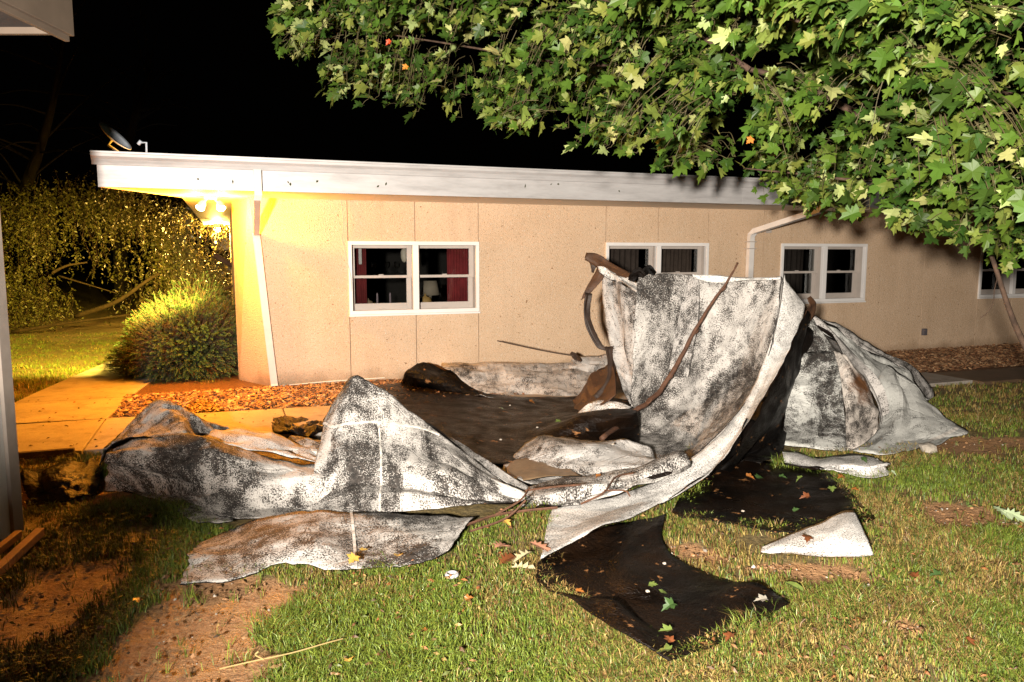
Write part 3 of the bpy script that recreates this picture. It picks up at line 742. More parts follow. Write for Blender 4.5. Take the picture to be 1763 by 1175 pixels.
def ribbon(name, cp, wd, parent, m, seed, crump=.006, jag=.008):
    """cp: centre pixels with distance; wd: half widths in metres across the view"""
    P = [px(c) for c in cp]; r = []
    for i, p in enumerate(P):
        t = (P[min(i+1, len(P)-1)]-P[max(i-1, 0)]).normalized(); sdv = t.cross(Vector((0, 1, 0))).normalized()
        tw = Vector((0, 1, 0))*wd[i]*.6*math.sin(seed+i*1.3)
        r.append([p-sdv*wd[i]+tw, p, p+sdv*wd[i]-tw])
    return sheet(name, r, m, m, parent, nu=3, nv=6, ncr=2, fold=.01, crump=crump, jag=(0, jag, 0, jag), seed=seed, flip=True)
M['rag'] = plain('rag_brown', (.055, .024, .010), .65, .5, 9, .4)
M['ragdark'] = plain('rag_dark', (.028, .015, .009), .6, .5, 9, .4)
for (a_, b_, c_), q_ in (((1086,470,7.0), 1), ((1104,466,7.0), 2)):
    ribbon('torn_tab', [(a_, b_+14, c_+.02), (a_+6, b_+4, c_), (a_+14, b_-2, c_-.02), (a_+24, b_+6, c_-.02)], [.03, .045, .04, .02], U_, bt if q_ < 3 else fc, 80+q_)
ribbon('ragged_strip', [(1008,440,7.8),(1025,447,7.75),(1045,460,7.7),(1080,474,7.5),(1098,482,7.4)], [.03,.06,.055,.03,.02], Lp, M['rag'], 12)
ribbon('ragged_strip', [(1040,458,7.72),(1028,480,7.7),(1012,502,7.68),(1000,517,7.66)], [.045,.045,.03,.003], Lp, M['rag'], 13)
ribbon('ragged_strip', [(1012,443,7.85),(1022,452,7.8),(1020,470,7.78)], [.04,.04,.01], Lp, M['ragdark'], 14)
ribbon('ragged_strip', [(1014,505,7.66),(1010,540,7.62),(1018,570,7.58),(1032,595,7.52),(1046,603,7.5)], [.035,.035,.035,.03,.01], Lp, M['ragdark'], 15)
ribbon('ragged_strip', [(1050,597,7.5),(1053,630,7.4),(1050,660,7.3),(1030,690,7.2)], [.05,.045,.05,.06], Lp, M['ragdark'], 16)
sheet('brown_curl', rows(
    [(985,690,7.75),(1010,665,7.8),(1045,640,7.7),(1058,615,7.5)],
    [(990,702,7.5),(1015,688,7.4),(1040,668,7.3),(1060,650,7.25)],
    [(978,718,7.2),(1012,708,7.1),(1040,695,7.0),(1060,680,7.0)]), M['rag'], bb, Lp, nu=6, nv=6, crump=.02, jag=(.01,0,.01,0), seed=17)
sheet('white_scrap', rows(
    [(1000,712,7.2),(1030,690,7.1),(1062,690,7.0),(1088,700,6.9)],
    [(982,722,7.0),(1020,712,6.95),(1050,706,6.9),(1084,704,6.8)]), fc, bt, Lp, nu=6, nv=4, crump=.015, jag=(.01,0,.01,0), seed=18)
# 4. the roll lying on the left with the peaked fold
Rl = thing('torn_roofing', G(500, 880), 'long smudged roll of roofing lying on the left with a peaked fold', 'roofing sheet')
M['felt_a'] = membrane('felt_blotched', .48, (.46,.435,.405), smudge=1.1, gran=1.25)
rolled = sheet('rolled_side', rows(
    [(190,765,5.15),(238,746,5.2),(300,748,5.15),(370,757,5.1),(450,776,5.05),(535,792,5.05),(575,800,5.0)],
    [(184,778,4.98),(236,770,4.98),(300,775,4.92),(370,785,4.86),(450,802,4.82),(535,815,4.8),(580,815,4.8)],
    [(184,800,4.93),(240,812,4.9),(302,828,4.82),(370,845,4.74),(450,856,4.68),(535,858,4.66),(580,858,4.66)],
    [(184,806,4.98),(242,832,4.96),(304,856,4.88),(370,880,None,.05),(445,888,None,.03),(535,888,None,.02),(580,888,None,.02)]),
    M['felt_a'], bt, Rl, nu=10, nv=11, crump=.02, seed=20, ncr=9, fold=.045)
peak = sheet('peaked_fold', rows(
    [(558,724,5.28),(580,684,5.3),(607,648,5.32),(652,673,5.3),(702,702,5.25),(765,746,5.15),(833,800,4.98),(902,848,4.82)],
    [(550,760,5.10),(572,735,5.1),(603,712,5.08),(654,725,5.05),(708,745,5.0),(768,775,4.95),(834,818,4.86),(903,852,4.76)],
    [(543,805,4.88),(566,798,4.85),(602,785,4.82),(657,790,4.78),(712,800,4.76),(769,815,4.74),(835,840,4.72),(904,857,4.7)],
    [(537,855,4.70),(562,852,4.66),(600,848,4.64),(659,848,4.62),(714,850,4.62),(770,855,4.62),(836,862,4.65),(904,864,4.68)],
    [(535,889,None,.02),(560,890,None,.02),(600,890,None,.02),(660,889,None,.02),(716,888,None,.02),(772,884,None,.02),(838,878,None,.02),(905,870,None,.03)]),
    M['felt_a'], bt, Rl, nu=9, nv=11, crump=.016, seed=21, ncr=7, fold=.035)
seam(Rl, peak, [(.0,.04),(.14,.25),(.29,.30),(.42,.24),(.55,.17),(.70,.03)], w_=.018, h=.007)
seam(Rl, peak, [(.425,.24),(.425,.5),(.42,.75),(.415,.99)], w_=.012)
sheet('back_slope', rows(
    [(558,724,5.30),(607,648,5.34),(652,673,5.32),(702,702,5.27),(765,746,5.17),(833,800,5.0),(902,848,4.84)],
    [(570,745,5.5),(612,700,5.55),(660,705,5.55),(712,730,5.5),(780,765,5.35),(850,808,5.2),(906,846,4.95)],
    [(590,775,None,.02),(630,765,None,.02),(680,770,None,.02),(735,775,None,.02),(805,790,None,.02),(862,815,None,.02),(908,846,None,.02)]),
    fm, bt, Rl, nu=5, nv=5, crump=.012, seed=22, flip=True)
sheet('crumpled_end', rows(
    [(192,762,5.3),(222,733,5.6),(268,694,5.9),(300,698,5.9),(345,721,5.8),(372,732,5.75),(396,740,5.7)],
    [(193,766,5.25),(232,748,5.45),(282,722,5.6),(316,724,5.62),(346,736,5.6),(368,741,5.62),(388,744,5.65)],
    [(192,768,5.15),(240,752,5.2),(296,748,5.18),(322,752,5.25),(344,753,5.35),(362,750,5.45),(378,747,5.55)]),
    M['felt_a'], bt, Rl, nu=7, nv=7, crump=.03, jag=(.012,.01,0,0), seed=23)
sheet('back_slope', rows(
    [(396,740,5.72),(345,721,5.82),(300,698,5.92),(268,694,5.92),(222,733,5.62),(192,762,5.32)],
    [(405,745,5.8),(352,728,6.0),(304,712,6.1),(262,712,6.1),(210,745,5.8),(178,778,5.4)],
    [(410,748,None,.02),(356,735,None,.02),(306,724,None,.02),(256,730,None,.02),(205,758,None,.02),(170,800,None,.02)]),
    bb, fm, Rl, nu=5, nv=5, crump=.012, seed=24)
sheet('trough_sheet', rows(
    [(372,742,5.7),(420,742,5.6),(466,746,5.6),(520,768,5.5),(560,785,5.4)],
    [(350,752,5.35),(410,756,5.3),(466,765,5.3),(520,780,5.25),(560,792,5.2)],
    [(310,750,5.16),(372,758,5.1),(450,777,5.06),(520,790,5.04),(560,800,5.0)]), M['felt_clean'], bt, Rl, nu=7, nv=5, crump=.02, jag=(.015,0,0,0), seed=25)
sheet('under_layer', rows(
    [(186,800,4.99),(240,828,4.97),(304,852,4.9),(360,876,4.72),(410,888,4.62)],
    [(180,826,4.97),(238,848,4.95),(300,868,4.86),(352,885,4.68),(404,893,4.58)],
    [(172,858,4.96),(236,872,4.9),(284,886,4.75),(342,900,None,.02),(400,899,None,.02)]), M['felt_a'], bt, Rl, nu=7, nv=6, crump=.022, jag=(0,0,.02,.01), seed=26)
# 5. flap on the grass in front
Fl = thing('torn_roofing', G(560, 950), 'flat grey smudged flap with torn left end on the grass under the roll', 'roofing sheet')
flap = sheet('flap', rows(
    [(348,928,None,.03),(430,895,None,.03),(510,882,None,.04),(590,882,None,.05),(670,882,None,.05),(750,880,None,.06),(822,882,None,.06)],
    [(338,944,None,.03),(418,928,None,.05),(500,915,None,.06),(584,912,None,.06),(665,912,None,.06),(748,908,None,.07),(806,900,None,.07)],
    [(322,972,None,.03),(408,962,None,.04),(490,948,None,.05),(578,950,None,.05),(658,946,None,.05),(742,940,None,.06),(790,922,None,.06)],
    [(308,1004,None,.02),(395,1000,None,.02),(478,973,None,.02),(572,980,None,.025),(650,974,None,.025),(735,966,None,.03),(775,945,None,.05)]),
    M['felt_a'], bt, Fl, nu=7, nv=7, crump=.022, jag=(0,.02,.03,.06), seed=30, fold=.014)
seam(Fl, flap, [(.53,.0),(.56,.5),(.585,.99)], w_=.016)
# 6. dark sodden membrane spread between wall and curl, and the grey roll by the wall
Dk = thing('torn_roofing', G(850, 730), 'sodden black membrane spread flat between the wall and the curl', 'roofing sheet')
dark = sheet('sodden_sheet', rows(
    [(600,668,None,.02),(690,662,None,.03),(790,672,None,.03),(890,684,None,.03),(1000,684,None,.04),(1085,690,None,.04)],
    [(610,700,None,.03),(700,696,None,.04),(800,702,None,.03),(900,708,None,.03),(1000,706,None,.05),(1090,705,None,.05)],
    [(620,735,None,.02),(710,730,None,.03),(810,738,None,.02),(905,738,None,.07),(1000,722,None,.20),(1095,708,None,.28)],
    [(640,765,None,.02),(730,765,None,.02),(820,770,None,.02),(905,770,None,.03),(1000,752,None,.09),(1100,735,None,.12)],
    [(700,800,None,.015),(760,800,None,.015),(830,805,None,.015),(905,800,None,.015),(1000,785,None,.02),(1100,770,None,.02)]),
    bb, bt, Dk, nu=8, nv=8, crump=.03, jag=(.02,0,0,.02), seed=31, fold=.022, cs=2.2, zmin=.034)
Gr = thing('torn_roofing', G(900, 680), 'grey curled roll of roofing against the foot of the wall with a black end', 'roofing sheet')
sheet('grey_roll', rows(
    [(762,630,None,.16),(850,632,None,.16),(940,633,None,.16),(1000,636,None,.16),(1046,640,None,.14)],
    [(760,628,8.95),(850,628,9.05),(940,629,9.1),(1000,631,9.15),(1046,634,9.2)],
    [(775,640,8.75),(858,646,8.8),(942,648,8.85),(1000,650,8.85),(1046,650,8.9)],
    [(808,662,8.58),(870,668,8.55),(942,670,8.5),(1000,670,8.5),(1046,664,8.6)],
    [(848,683,8.42),(888,686,8.33),(945,688,8.28),(995,686,8.3),(1040,678,8.4)]), fgm, bt, Gr, nu=7, nv=7, crump=.04, jag=(0,0,.012,.012), seed=32, cs=2.4)
sheet('black_end', rows(
    [(718,626,9.0),(740,624,9.0),(765,627,8.95),(790,640,8.8)],
    [(700,640,8.85),(735,648,8.7),(775,655,8.62),(815,668,8.55)],
    [(690,660,None,.03),(735,668,None,.03),(790,678,None,.03),(850,686,None,.03)]), bt, fm, Gr, nu=6, nv=6, crump=.03, seed=33)
sheet('loose_end', rows(
    [(985,616,9.3),(1010,612,9.3),(1045,608,9.3),(1064,606,9.2)],
    [(980,626,9.15),(1008,626,9.1),(1045,624,9.1),(1066,622,9.0)],
    [(978,640,8.95),(1008,644,8.9),(1045,645,8.85),(1068,640,8.8)]), fgm, bt, Gr, nu=5, nv=5, crump=.025, jag=(.01,0,0,.015), seed=34)
ribbon('ragged_strip', [(983,608,9.25),(992,616,9.2),(1002,622,9.15)], [.02,.035,.01], Gr, M['ragdark'], 35)
# 7. the tent shaped heap on the right
Tn = thing('torn_roofing', G(1500, 770), 'tent shaped heap of folded roofing at the right, brown stain on its ridge', 'roofing sheet')
M['felt_soot'] = membrane('felt_mostly_dark', .55, (.50,.50,.47), smudge=1.0)  # felt with the heaviest dark cover, for the left tent panels
M['felt_blue'] = membrane('felt_pale_shade', .0, (.50,.50,.47), smudge=.7, gran=.8)
def stained():
    m = membrane('felt_rust', .16, (.62,.56,.50)); nt = m.node_tree; bs = nt.nodes['Principled BSDF']
    lk = bs.inputs['Base Color'].links[0].from_socket; v = coord(nt)
    c = D(1476, 668, 6.75)
    ds_ = N(nt, 'ShaderNodeVectorMath', operation='DISTANCE'); L(nt, v, ds_.inputs[0]); ds_.inputs[1].default_value = c-ORG[Tn.name]
    k = mth(nt, 'ADD', mth(nt, 'MULTIPLY', ds_.outputs['Value'], 2.3), mth(nt, 'MULTIPLY', nz(nt, v, 9, 5, .7), .9))
    k = ramp(nt, k, [(.62, (1,)*3), (.95, (0, 0, 0))])
    L(nt, mixc(nt, k, lk, (.13, .055, .02)), bs.inputs['Base Color']); return m
M['felt_rust'] = stained()
sheet('front_panel', rows(
    [(1362,612,7.0),(1385,607,7.02),(1412,605,7.0),(1436,606,6.95)],
    [(1358,660,6.85),(1385,660,6.82),(1416,660,6.75),(1448,655,6.68)],
    [(1352,715,6.6),(1385,718,6.55),(1420,718,6.5),(1454,715,6.42)],
    [(1345,765,None,.03),(1382,770,None,.03),(1420,774,None,.03),(1458,776,None,.03)]), M['felt_soot'], bt, Tn, nu=7, nv=8, crump=.016, jag=(.004,0,.01,0), seed=40)
sheet('upper_panel', rows(
    [(1378,545,7.35),(1386,543,7.35),(1394,546,7.32),(1400,552,7.3)],
    [(1368,580,7.2),(1388,578,7.2),(1408,578,7.15),(1422,582,7.1)],
    [(1360,614,7.03),(1386,609,7.05),(1414,607,7.03),(1442,608,6.98)]), M['felt_soot'], bt, Tn, nu=6, nv=6, crump=.012, seed=41)
sheet('ridge_panel', rows(
    [(1435,604,6.96),(1441,606,6.98),(1448,611,7.0),(1456,618,7.02)],
    [(1447,655,6.69),(1462,650,6.72),(1476,648,6.8),(1488,656,6.88)],
    [(1454,715,6.43),(1474,708,6.5),(1494,700,6.6),(1508,702,6.7)],
    [(1458,776,None,.03),(1480,768,None,.06),(1500,752,None,.10),(1514,740,None,.13)]), M['felt_rust'], bt, Tn, nu=6, nv=8, crump=.014, seed=42)
sheet('top_ridge', rows(
    [(1398,548,7.34),(1420,568,7.3),(1445,600,7.15),(1470,634,7.0),(1494,664,6.92),(1512,700,6.75),(1520,736,6.6)],
    [(1402,547,7.42),(1432,570,7.4),(1462,600,7.32),(1490,632,7.2),(1512,660,7.05),(1524,690,6.9),(1532,730,6.7)]), M['rag'] if False else fm, bt, Tn, nu=5, nv=4, crump=.006, seed=43, flip=True)
sheet('inner_panel', rows(
    [(1402,545,7.45),(1440,568,7.6),(1480,592,7.7),(1530,615,7.8),(1562,630,7.8)],
    [(1418,566,7.45),(1452,590,7.5),(1490,614,7.55),(1532,632,7.6),(1575,652,7.55)],
    [(1440,590,7.4),(1470,618,7.35),(1502,640,7.35),(1540,655,7.35),(1590,676,7.3)],
    [(1466,620,7.3),(1490,645,7.2),(1512,668,7.1),(1545,685,7.1),(1600,690,7.15)]), M['felt_blue'], bt, Tn, nu=6, nv=6, crump=.03, seed=44)
sheet('far_ridge', rows(
    [(1392,542,7.5),(1425,556,7.65),(1475,582,7.8),(1525,608,7.9),(1560,624,7.9),(1585,650,7.8),(1602,686,7.5)],
    [(1400,548,7.4),(1430,568,7.5),(1478,596,7.62),(1524,620,7.7),(1556,634,7.7),(1578,660,7.55),(1598,694,7.25)]), M['felt_rust'] if False else fm, bt, Tn, nu=6, nv=5, crump=.02, seed=45)
sheet('back_slope', rows(
    [(1602,686,7.5),(1585,650,7.8),(1560,624,7.9),(1525,608,7.9),(1475,582,7.8),(1425,556,7.65),(1390,542,7.5)],
    [(1606,684,None,.02),(1600,668,None,.02),(1590,655,None,.02),(1560,650,None,.02),(1510,650,None,.02),(1450,650,None,.02),(1390,655,None,.02)]), bb, fm, Tn, nu=5, nv=6, crump=.01, seed=46)
slabS = sheet('broad_panel', rows(
    [(1504,664,7.08),(1530,628,7.42),(1562,652,7.3),(1598,690,7.12)],
    [(1512,700,6.85),(1545,680,6.95),(1580,695,6.95),(1630,718,6.88)],
    [(1512,738,6.55),(1545,730,6.55),(1590,735,6.6),(1667,744,None,.03)],
    [(1490,760,6.3),(1530,764,6.28),(1575,764,6.3),(1640,754,6.5)],
    [(1462,776,None,.02),(1510,782,None,.02),(1562,776,None,.02),(1618,760,None,.03)]), M['felt_blue'], bt, Tn, nu=7, nv=7, crump=.022, jag=(.005,0,.012,0), seed=47)
seam(Tn, slabS, [(.80,.86),(.86,.60),(.93,.45)], w_=.03)
ribbon('ragged_strip', [(1392,512,7.0),(1398,525,7.0),(1392,545,7.1),(1386,556,7.15)], [.02,.045,.04,.015], Tn, M['rag'], 48)
sheet('shade_sheet', rows(  # black sheet added across a gap that holds only shade
    [(1386,534,6.72),(1364,590,6.42),(1337,645,6.0),(1290,724,5.52),(1236,806,5.08)],
    [(1386,560,7.05),(1368,640,6.95),(1352,700,6.7),(1312,765,6.2),(1262,808,5.65)],
    [(1382,575,7.25),(1364,650,7.0),(1356,715,6.75),(1348,775,None,.02),(1310,805,None,.02)]), bt, bt, Tn, nu=6, nv=6, crump=.03, seed=49)
# 8. small white scrap in front of it
Sc = thing('torn_roofing', G(1450, 800), 'small white flat scrap of roofing in front of the tent shaped heap', 'roofing sheet')
scr = sheet('scrap', rows(
    [(1345,775,None,.05),(1400,778,None,.05),(1450,780,None,.05),(1492,782,None,.06),(1510,790,None,.07)],
    [(1350,790,None,.05),(1400,792,None,.07),(1452,794,None,.08),(1500,797,None,.09),(1528,800,None,.07)],
    [(1345,798,None,.03),(1398,806,None,.04),(1450,806,None,.04),(1500,810,None,.05),(1533,806,None,.04)],
    [(1372,803,None,.02),(1405,809,None,.02),(1450,812,None,.03),(1500,822,None,.02),(1530,818,None,.015)]), fc, bb, Sc, nu=6, nv=5, crump=.012, jag=(.01,.01,.008,.01), seed=50)
seam(Sc, scr, [(.60,.1),(.52,.85)], w_=.012)
# 9. black sheet on the lawn with its corner folded over white
Bk = thing('torn_roofing', G(1330, 870), 'black sheet of roofing flat on the lawn with one white corner folded over', 'roofing sheet')
sheet('black_sheet', rows(
    [(1240,790,None,.03),(1300,792,None,.02),(1350,796,None,.02),(1405,806,None,.02),(1440,822,None,.02)],
    [(1200,825,None,.03),(1270,825,None,.02),(1340,828,None,.02),(1410,835,None,.02),(1470,848,None,.02)],
    [(1170,858,None,.02),(1250,860,None,.02),(1330,865,None,.03),(1410,868,None,.02),(1485,868,None,.02)],
    [(1160,885,None,.015),(1240,892,None,.015),(1320,902,None,.02),(1400,905,None,.02),(1506,890,None,.02)],
    [(1200,893,None,.012),(1260,902,None,.012),(1330,914,None,.015),(1395,918,None,.015),(1480,900,None,.015)]), bb, bt, Bk, nu=8, nv=7, crump=.018, jag=(.015,.03,.015,.015), seed=51)
fold = sheet('folded_corner', rows(
    [(1312,944,None,.025),(1360,920,None,.06),(1410,902,None,.10),(1450,882,None,.12),(1470,880,None,.12)],
    [(1310,950,None,.02),(1365,936,None,.07),(1415,925,None,.11),(1462,910,None,.13),(1484,908,None,.12)],
    [(1318,952,None,.02),(1368,950,None,.05),(1420,945,None,.08),(1472,937,None,.11),(1496,935,None,.10)],
    [(1330,954,None,.015),(1372,957,None,.02),(1420,961,None,.02),(1470,958,None,.03),(1504,956,None,.03)]), fc, bt, Bk, nu=7, nv=6, crump=.008, jag=(0,.004,.006,.008), seed=52, fold=.006)
# 10. muddy heap by the shed, and the crumpled foil-like piece on the walk
Hp = thing('torn_roofing', G(110, 830), 'muddy black heap of membrane beside the shed corner', 'roofing sheet')
sheet('heap', rows(
    [(40,805,None,.02),(90,800,None,.05),(140,795,None,.06),(175,790,None,.02)],
    [(35,825,None,.05),(85,815,None,.13),(130,812,None,.12),(178,806,None,.05)],
    [(40,845,None,.06),(88,838,None,.10),(132,835,None,.08),(172,828,None,.03)],
    [(45,868,None,.02),(95,865,None,.02),(135,858,None,.02),(168,848,None,.02)]), bb, bt, Hp, nu=8, nv=8, crump=.035, jag=(.03,.03,.03,.03), seed=53, cs=4)
Cp = thing('torn_roofing', G(520, 735), 'crumpled wet scrap of membrane lying on the walk', 'roofing sheet')
sheet('crumple', rows(
    [(470,716,None,.04),(500,718,None,.06),(530,716,None,.04),(562,712,None,.03)],
    [(468,732,None,.03),(500,730,None,.09),(530,728,None,.09),(560,726,None,.05)],
    [(472,746,None,.03),(505,748,None,.04),(535,745,None,.05),(560,742,None,.03)]), bb, bt, Cp, nu=8, nv=7, crump=.045, jag=(.03,.03,.03,.03), seed=54, cs=5)
Gs = thing('torn_roofing', G(600, 790), 'grey loose scraps of felt in the notch behind the roll', 'roofing sheet')
sheet('scrap', rows(
    [(470,758,None,.12),(500,752,None,.2),(540,758,None,.16),(580,770,None,.12)],
    [(480,770,None,.15),(510,770,None,.2),(545,775,None,.2),(580,785,None,.12)],
    [(500,790,None,.1),(525,790,None,.12),(550,795,None,.12),(575,805,None,.05)]), fgm, bt, Gs, nu=5, nv=5, crump=.04, jag=(.02,.02,.02,.02), seed=55)

# ------------------------------------------------------------------ sticks, planks, slab edge
mb = MB(); pts = crom([(*p,) for p in [D(1271,453,6.75), D(1250,486,6.72), D(1228,520,6.78), D(1205,555,6.84), D(1185,590,6.86), D(1165,630,6.82), D(1140,668,6.76), D(1118,692,6.62), D(1094,708,6.5), D(1066,732,6.4), D(1036,756,None) if False else G(1036,756,.12)]], 6)
rad = [.008+.013*min(1, i/30)+.003*noise.noise(Vector((i*.7, 0, 0))) for i in range(len(pts))]
pts = [p+Vector((noise.noise(p*9), 0, noise.noise(p*9+Vector((5, 5, 5)))))*.012 for p in pts]
mb.tube(pts, rad, 9)
for i in (9, 22, 34, 44): mb.tube([pts[i], pts[i]+Vector((.04, -.015, .03)), pts[i]+Vector((.055, -.02, .06))], [.010, .007, .003], 6)
tag(mb.build('fallen_branch', M['stick'], smooth=True), 'long bare brown branch leaning across the tall curled sheet', 'branch')
mb = MB(); mb.tube(crom([D(856,587,9.2), D(905,598,9.2), D(950,607,9.2), D(988,613,9.2)], 6), .008, 5)
tag(mb.build('wire', M['barkdark']), 'thin dark wire sticking up in front of the wall', 'wire')
mb = MB()
for pp_, r_ in (([(800,905,.05),(850,888,.06),(900,880,.06),(960,874,.08)], .008), ([(810,915,.03),(870,893,.06),(905,862,.14)], .007), ([(905,845,.17),(960,838,.20),(1000,835,.21)], .006), ([(850,888,.06),(895,862,.15),(912,840,.18)], .006), ([(1000,868,.14),(1040,848,.2),(1060,822,.22),(1090,815,.22)], .006), ([(1040,845,.2),(1075,845,.2),(1085,855,.17)], .005)):
    mb.tube(crom([G(x, y, z) for x, y, z in pp_], 6), r_, 5)
tag(mb.build('twigs', M['stick']), 'tangle of thin twigs caught on the lip of the curl', 'twigs')
mb = MB(); mb.tube(crom([G(378,1152,.02), G(430,1140,.04), G(500,1125,.05), G(560,1108,.05), G(590,1100,.04)], 6), .0026, 5); mb.tube(crom([G(455,1136,.045), G(440,1128,.05), G(445,1122,.06)], 4), .003, 5)
tag(mb.build('straw_stalk', plain('straw', (.30, .22, .09), .6)), 'dry yellow stalk lying on the grass in the foreground', 'stalk')
def plank(a, b, w_, t, label):
    a, b = Vector(a), Vector(b); d_ = (b-a).normalized(); s_ = d_.cross(Vector((0, 0, 1))).normalized()*w_; u_ = Vector((0, 0, t))
    mb = MB(); mb.hexa([a-s_, a+s_, b+s_, b-s_, a-s_+u_, a+s_+u_, b+s_+u_, b-s_+u_])
    tag(mb.build('plank', M['plank'], bevel=.004, org=a), label, 'plank', 'planks beside the shed')
plank(G(-60,1045,.03), G(70,922,.03), .022, .045, 'longer raw plank lying on edge out from the shed')
plank(G(-60,1000,.03), G(33,925,.03), .018, .04, 'shorter raw plank close against the shed foot')
mb = MB(); a, b = WP(-1.95, 0, 2.66), WP(-1.2, 0, 2.70)
mb.hexa([WP(-2.0,0,2.66), WP(-1.3,0,2.66), WP(-1.3,0,2.61), WP(-2.0,0,2.61), WP(-2.0,.055,2.66), WP(-1.3,.055,2.66), WP(-1.3,.055,2.61), WP(-2.0,.055,2.61)])
tag(mb.build('edging_board', M['barkdark'], bevel=.004), 'dark board lying along the near edge of the walk', 'board')

# ------------------------------------------------------------------ SHED at the left
S = thing('shed', (-2.82, 4.2, 0), 'grey sided shed corner at the left edge with a brown soffit', 'shed')
def siding():
    m, nt, bs = mat('shed_siding'); v = coord(nt)
    n = nz(nt, coord(nt, 'Object', (1, 1, .3)), 6, 5, .65)
    L(nt, ramp(nt, n, [(.3, (.46, .45, .43)), (.6, (.66, .65, .62))]), bs.inputs['Base Color']); bs.inputs['Roughness'].default_value = .7
    z = N(nt, 'ShaderNodeSeparateXYZ'); L(nt, v, z.inputs[0])
    return m
M['siding'] = siding()
cx, cy = -2.824, 4.27
mb = MB()
for k in range(14):                                  # vertical boards with battens
    y1 = cy-.09-k*.30; y0 = y1-.292
    mb.box(cx-.5, cx-.02, y0, y1, .0, 2.55)
    mb.box(cx-.019, cx-.004, y0-.03, y0+.02, .0, 2.55)
mb.box(cx-3, cx-.51, .1, cy-.05, 0, 2.54)
mb.build('wall', M['siding'], S)
mb = MB(); mb.box(cx-.10, cx, cy-.088, cy, 0, 2.54); mb.box(cx-3, cx-.101, cy-.05, cy-.01, 0, 2.54); mb.build('corner_board', plain('shed_corner', (.33, .28, .24), .7, .2, 4), S, bevel=.003)
mb = MB(); mb.box(cx-.1, -.99, -.55, -.25, 0, 1.53); mb.box(cx-.1, -.97, -.58, -.22, 1.532, 1.565); mb.build('shade_wall', M['siding'], S, bevel=.004)  # unseen low wall, added to cast shade on the lower-left grass
e = G(118, 62, 2.62); e2 = G(98, 50, 2.66)
mb = MB(); mb.box(cx-3, e.x-.04, -1, e.y, 2.66, 2.70)
mb.build('soffit', M['shedwood'], S)
mb = MB()
mb.box(e.x-.035, e.x-.012, -1, e.y+.03, 2.60, 2.76); mb.box(e.x-.010, e.x+.012, -1, e.y+.03, 2.625, 2.80); mb.box(cx-3, e.x-.036, e.y+.001, e.y+.03, 2.63, 2.78)
mb.build('fascia', plain('shed_fascia', (.085, .062, .045), .6, .15, 5), S, bevel=.003)
mb = MB(); mb.box(cx-3, e.x+.02, -1, e.y+.05, 2.802, 2.85); mb.build('roof', M['bitumen'], S)

# ------------------------------------------------------------------ VEGETATION
HALF = [(0, 0), (.15, -.04), (.40, .02), (.30, .16), (.38, .24), (.57, .50), (.40, .50), (.36, .56), (.19, .50), (.22, .66), (.24, .76), (.10, .80), (0, 1.02)]
OUT = HALF+[(-x, y) for x, y in HALF[-2:0:-1]]
def maple_leaf(mb, p, nrm, up_, size, c, back, curl=.25, rnd=random):
    nrm = nrm.normalized(); y = (up_-nrm*up_.dot(nrm)).normalized(); x = y.cross(nrm)
    k = rnd.uniform(.05, curl); dr = rnd.uniform(-.1, .5); kx = rnd.uniform(.82, 1.1)
    vs = []
    pts = [(0, .36)]+OUT
    for (a, b) in pts:
        z = abs(a)*k*1.2-dr*b*b-.06*math.sin(a*9)*abs(a)
        vs.append(p+(x*a*kx+y*b+nrm*z)*size)
    n = len(OUT)
    mb.add(vs, [(0, 1+i, 1+(i+1) % n) for i in range(n)], 0, c)
def leaf2():
    """maple leaf: deep green above, pale beneath"""
    m, nt, bs = mat('maple_leaf'); a = N(nt, 'ShaderNodeAttribute'); a.attribute_name = 'tint'
    L(nt, a.outputs['Color'], bs.inputs['Base Color'])
    bs.inputs['Roughness'].default_value = .45; bs.inputs['Specular IOR Level'].default_value = .22
    tr = N(nt, 'ShaderNodeBsdfTranslucent'); L(nt, a.outputs['Color'], tr.inputs[0])
    mx = N(nt, 'ShaderNodeMixShader'); mx.inputs[0].default_value = .22
    L(nt, bs.outputs[0], mx.inputs[1]); L(nt, tr.outputs[0], mx.inputs[2]); L(nt, mx.outputs[0], nt.nodes['Material Output'].inputs[0])
    return m
M['maple'] = leaf2()
M['twig'] = plain('green_twig', (.075, .06, .025), .7, .3, 9)
T = thing('maple_tree', (4.6, 5.4, 0), 'leafy maple whose wind blown boughs hang in from the upper right', 'tree')
limbs = [[Vector((4.6, 5.4, 0)), Vector((4.55, 5.4, 1.2)), Vector((4.5, 5.4, 2.2)), Vector((4.6, 5.5, 3.6)), Vector((4.7, 5.6, 5))]]
mb = MB(); mb.tube(crom(limbs[0], 6), [.2-.004*i for i in range(25)], 12); mb.build('trunk', M['barkdark'], T, smooth=True)
LB = []
def limb(cp, r0, r1):
    pts = crom([D(*c) if not isinstance(c, Vector) else c for c in cp], 6); n = len(pts)
    mb = MB(); mb.tube(pts, [r0+(r1-r0)*i/(n-1) for i in range(n)], 8); mb.build('limb', M['bark'], T, smooth=True); LB.extend(pts); return pts
limb([Vector((4.5, 5.4, 2.3)), (1790,300,5.5), (1705,268,5.7), (1600,232,5.7), (1500,207,5.7), (1395,155,5.7), (1290,120,5.9), (1150,110,6.2), (980,110,6.6), (800,80,6.9), (640,55,7.1)], .042, .005)
limb([Vector((4.55, 5.4, 2.6)), (1800,180,5.0), (1650,120,4.8), (1480,70,4.5), (1320,20,4.4), (1180,-20,4.4)], .02, .005)
limb([(1290,120,5.2), (1150,30,5.6), (980,-10,6.0), (800,-20,6.4), (600,10,6.8)], .02, .006)
limb([(1705,268,5.4), (1600,300,5.6), (1480,310,5.8), (1380,300,6.0), (1280,290,6.2)], .02, .005)
limb([(1790,300,5.5), (1740,360,5.3), (1690,385,5.2)], .02, .006)
rnd = random.Random(11)
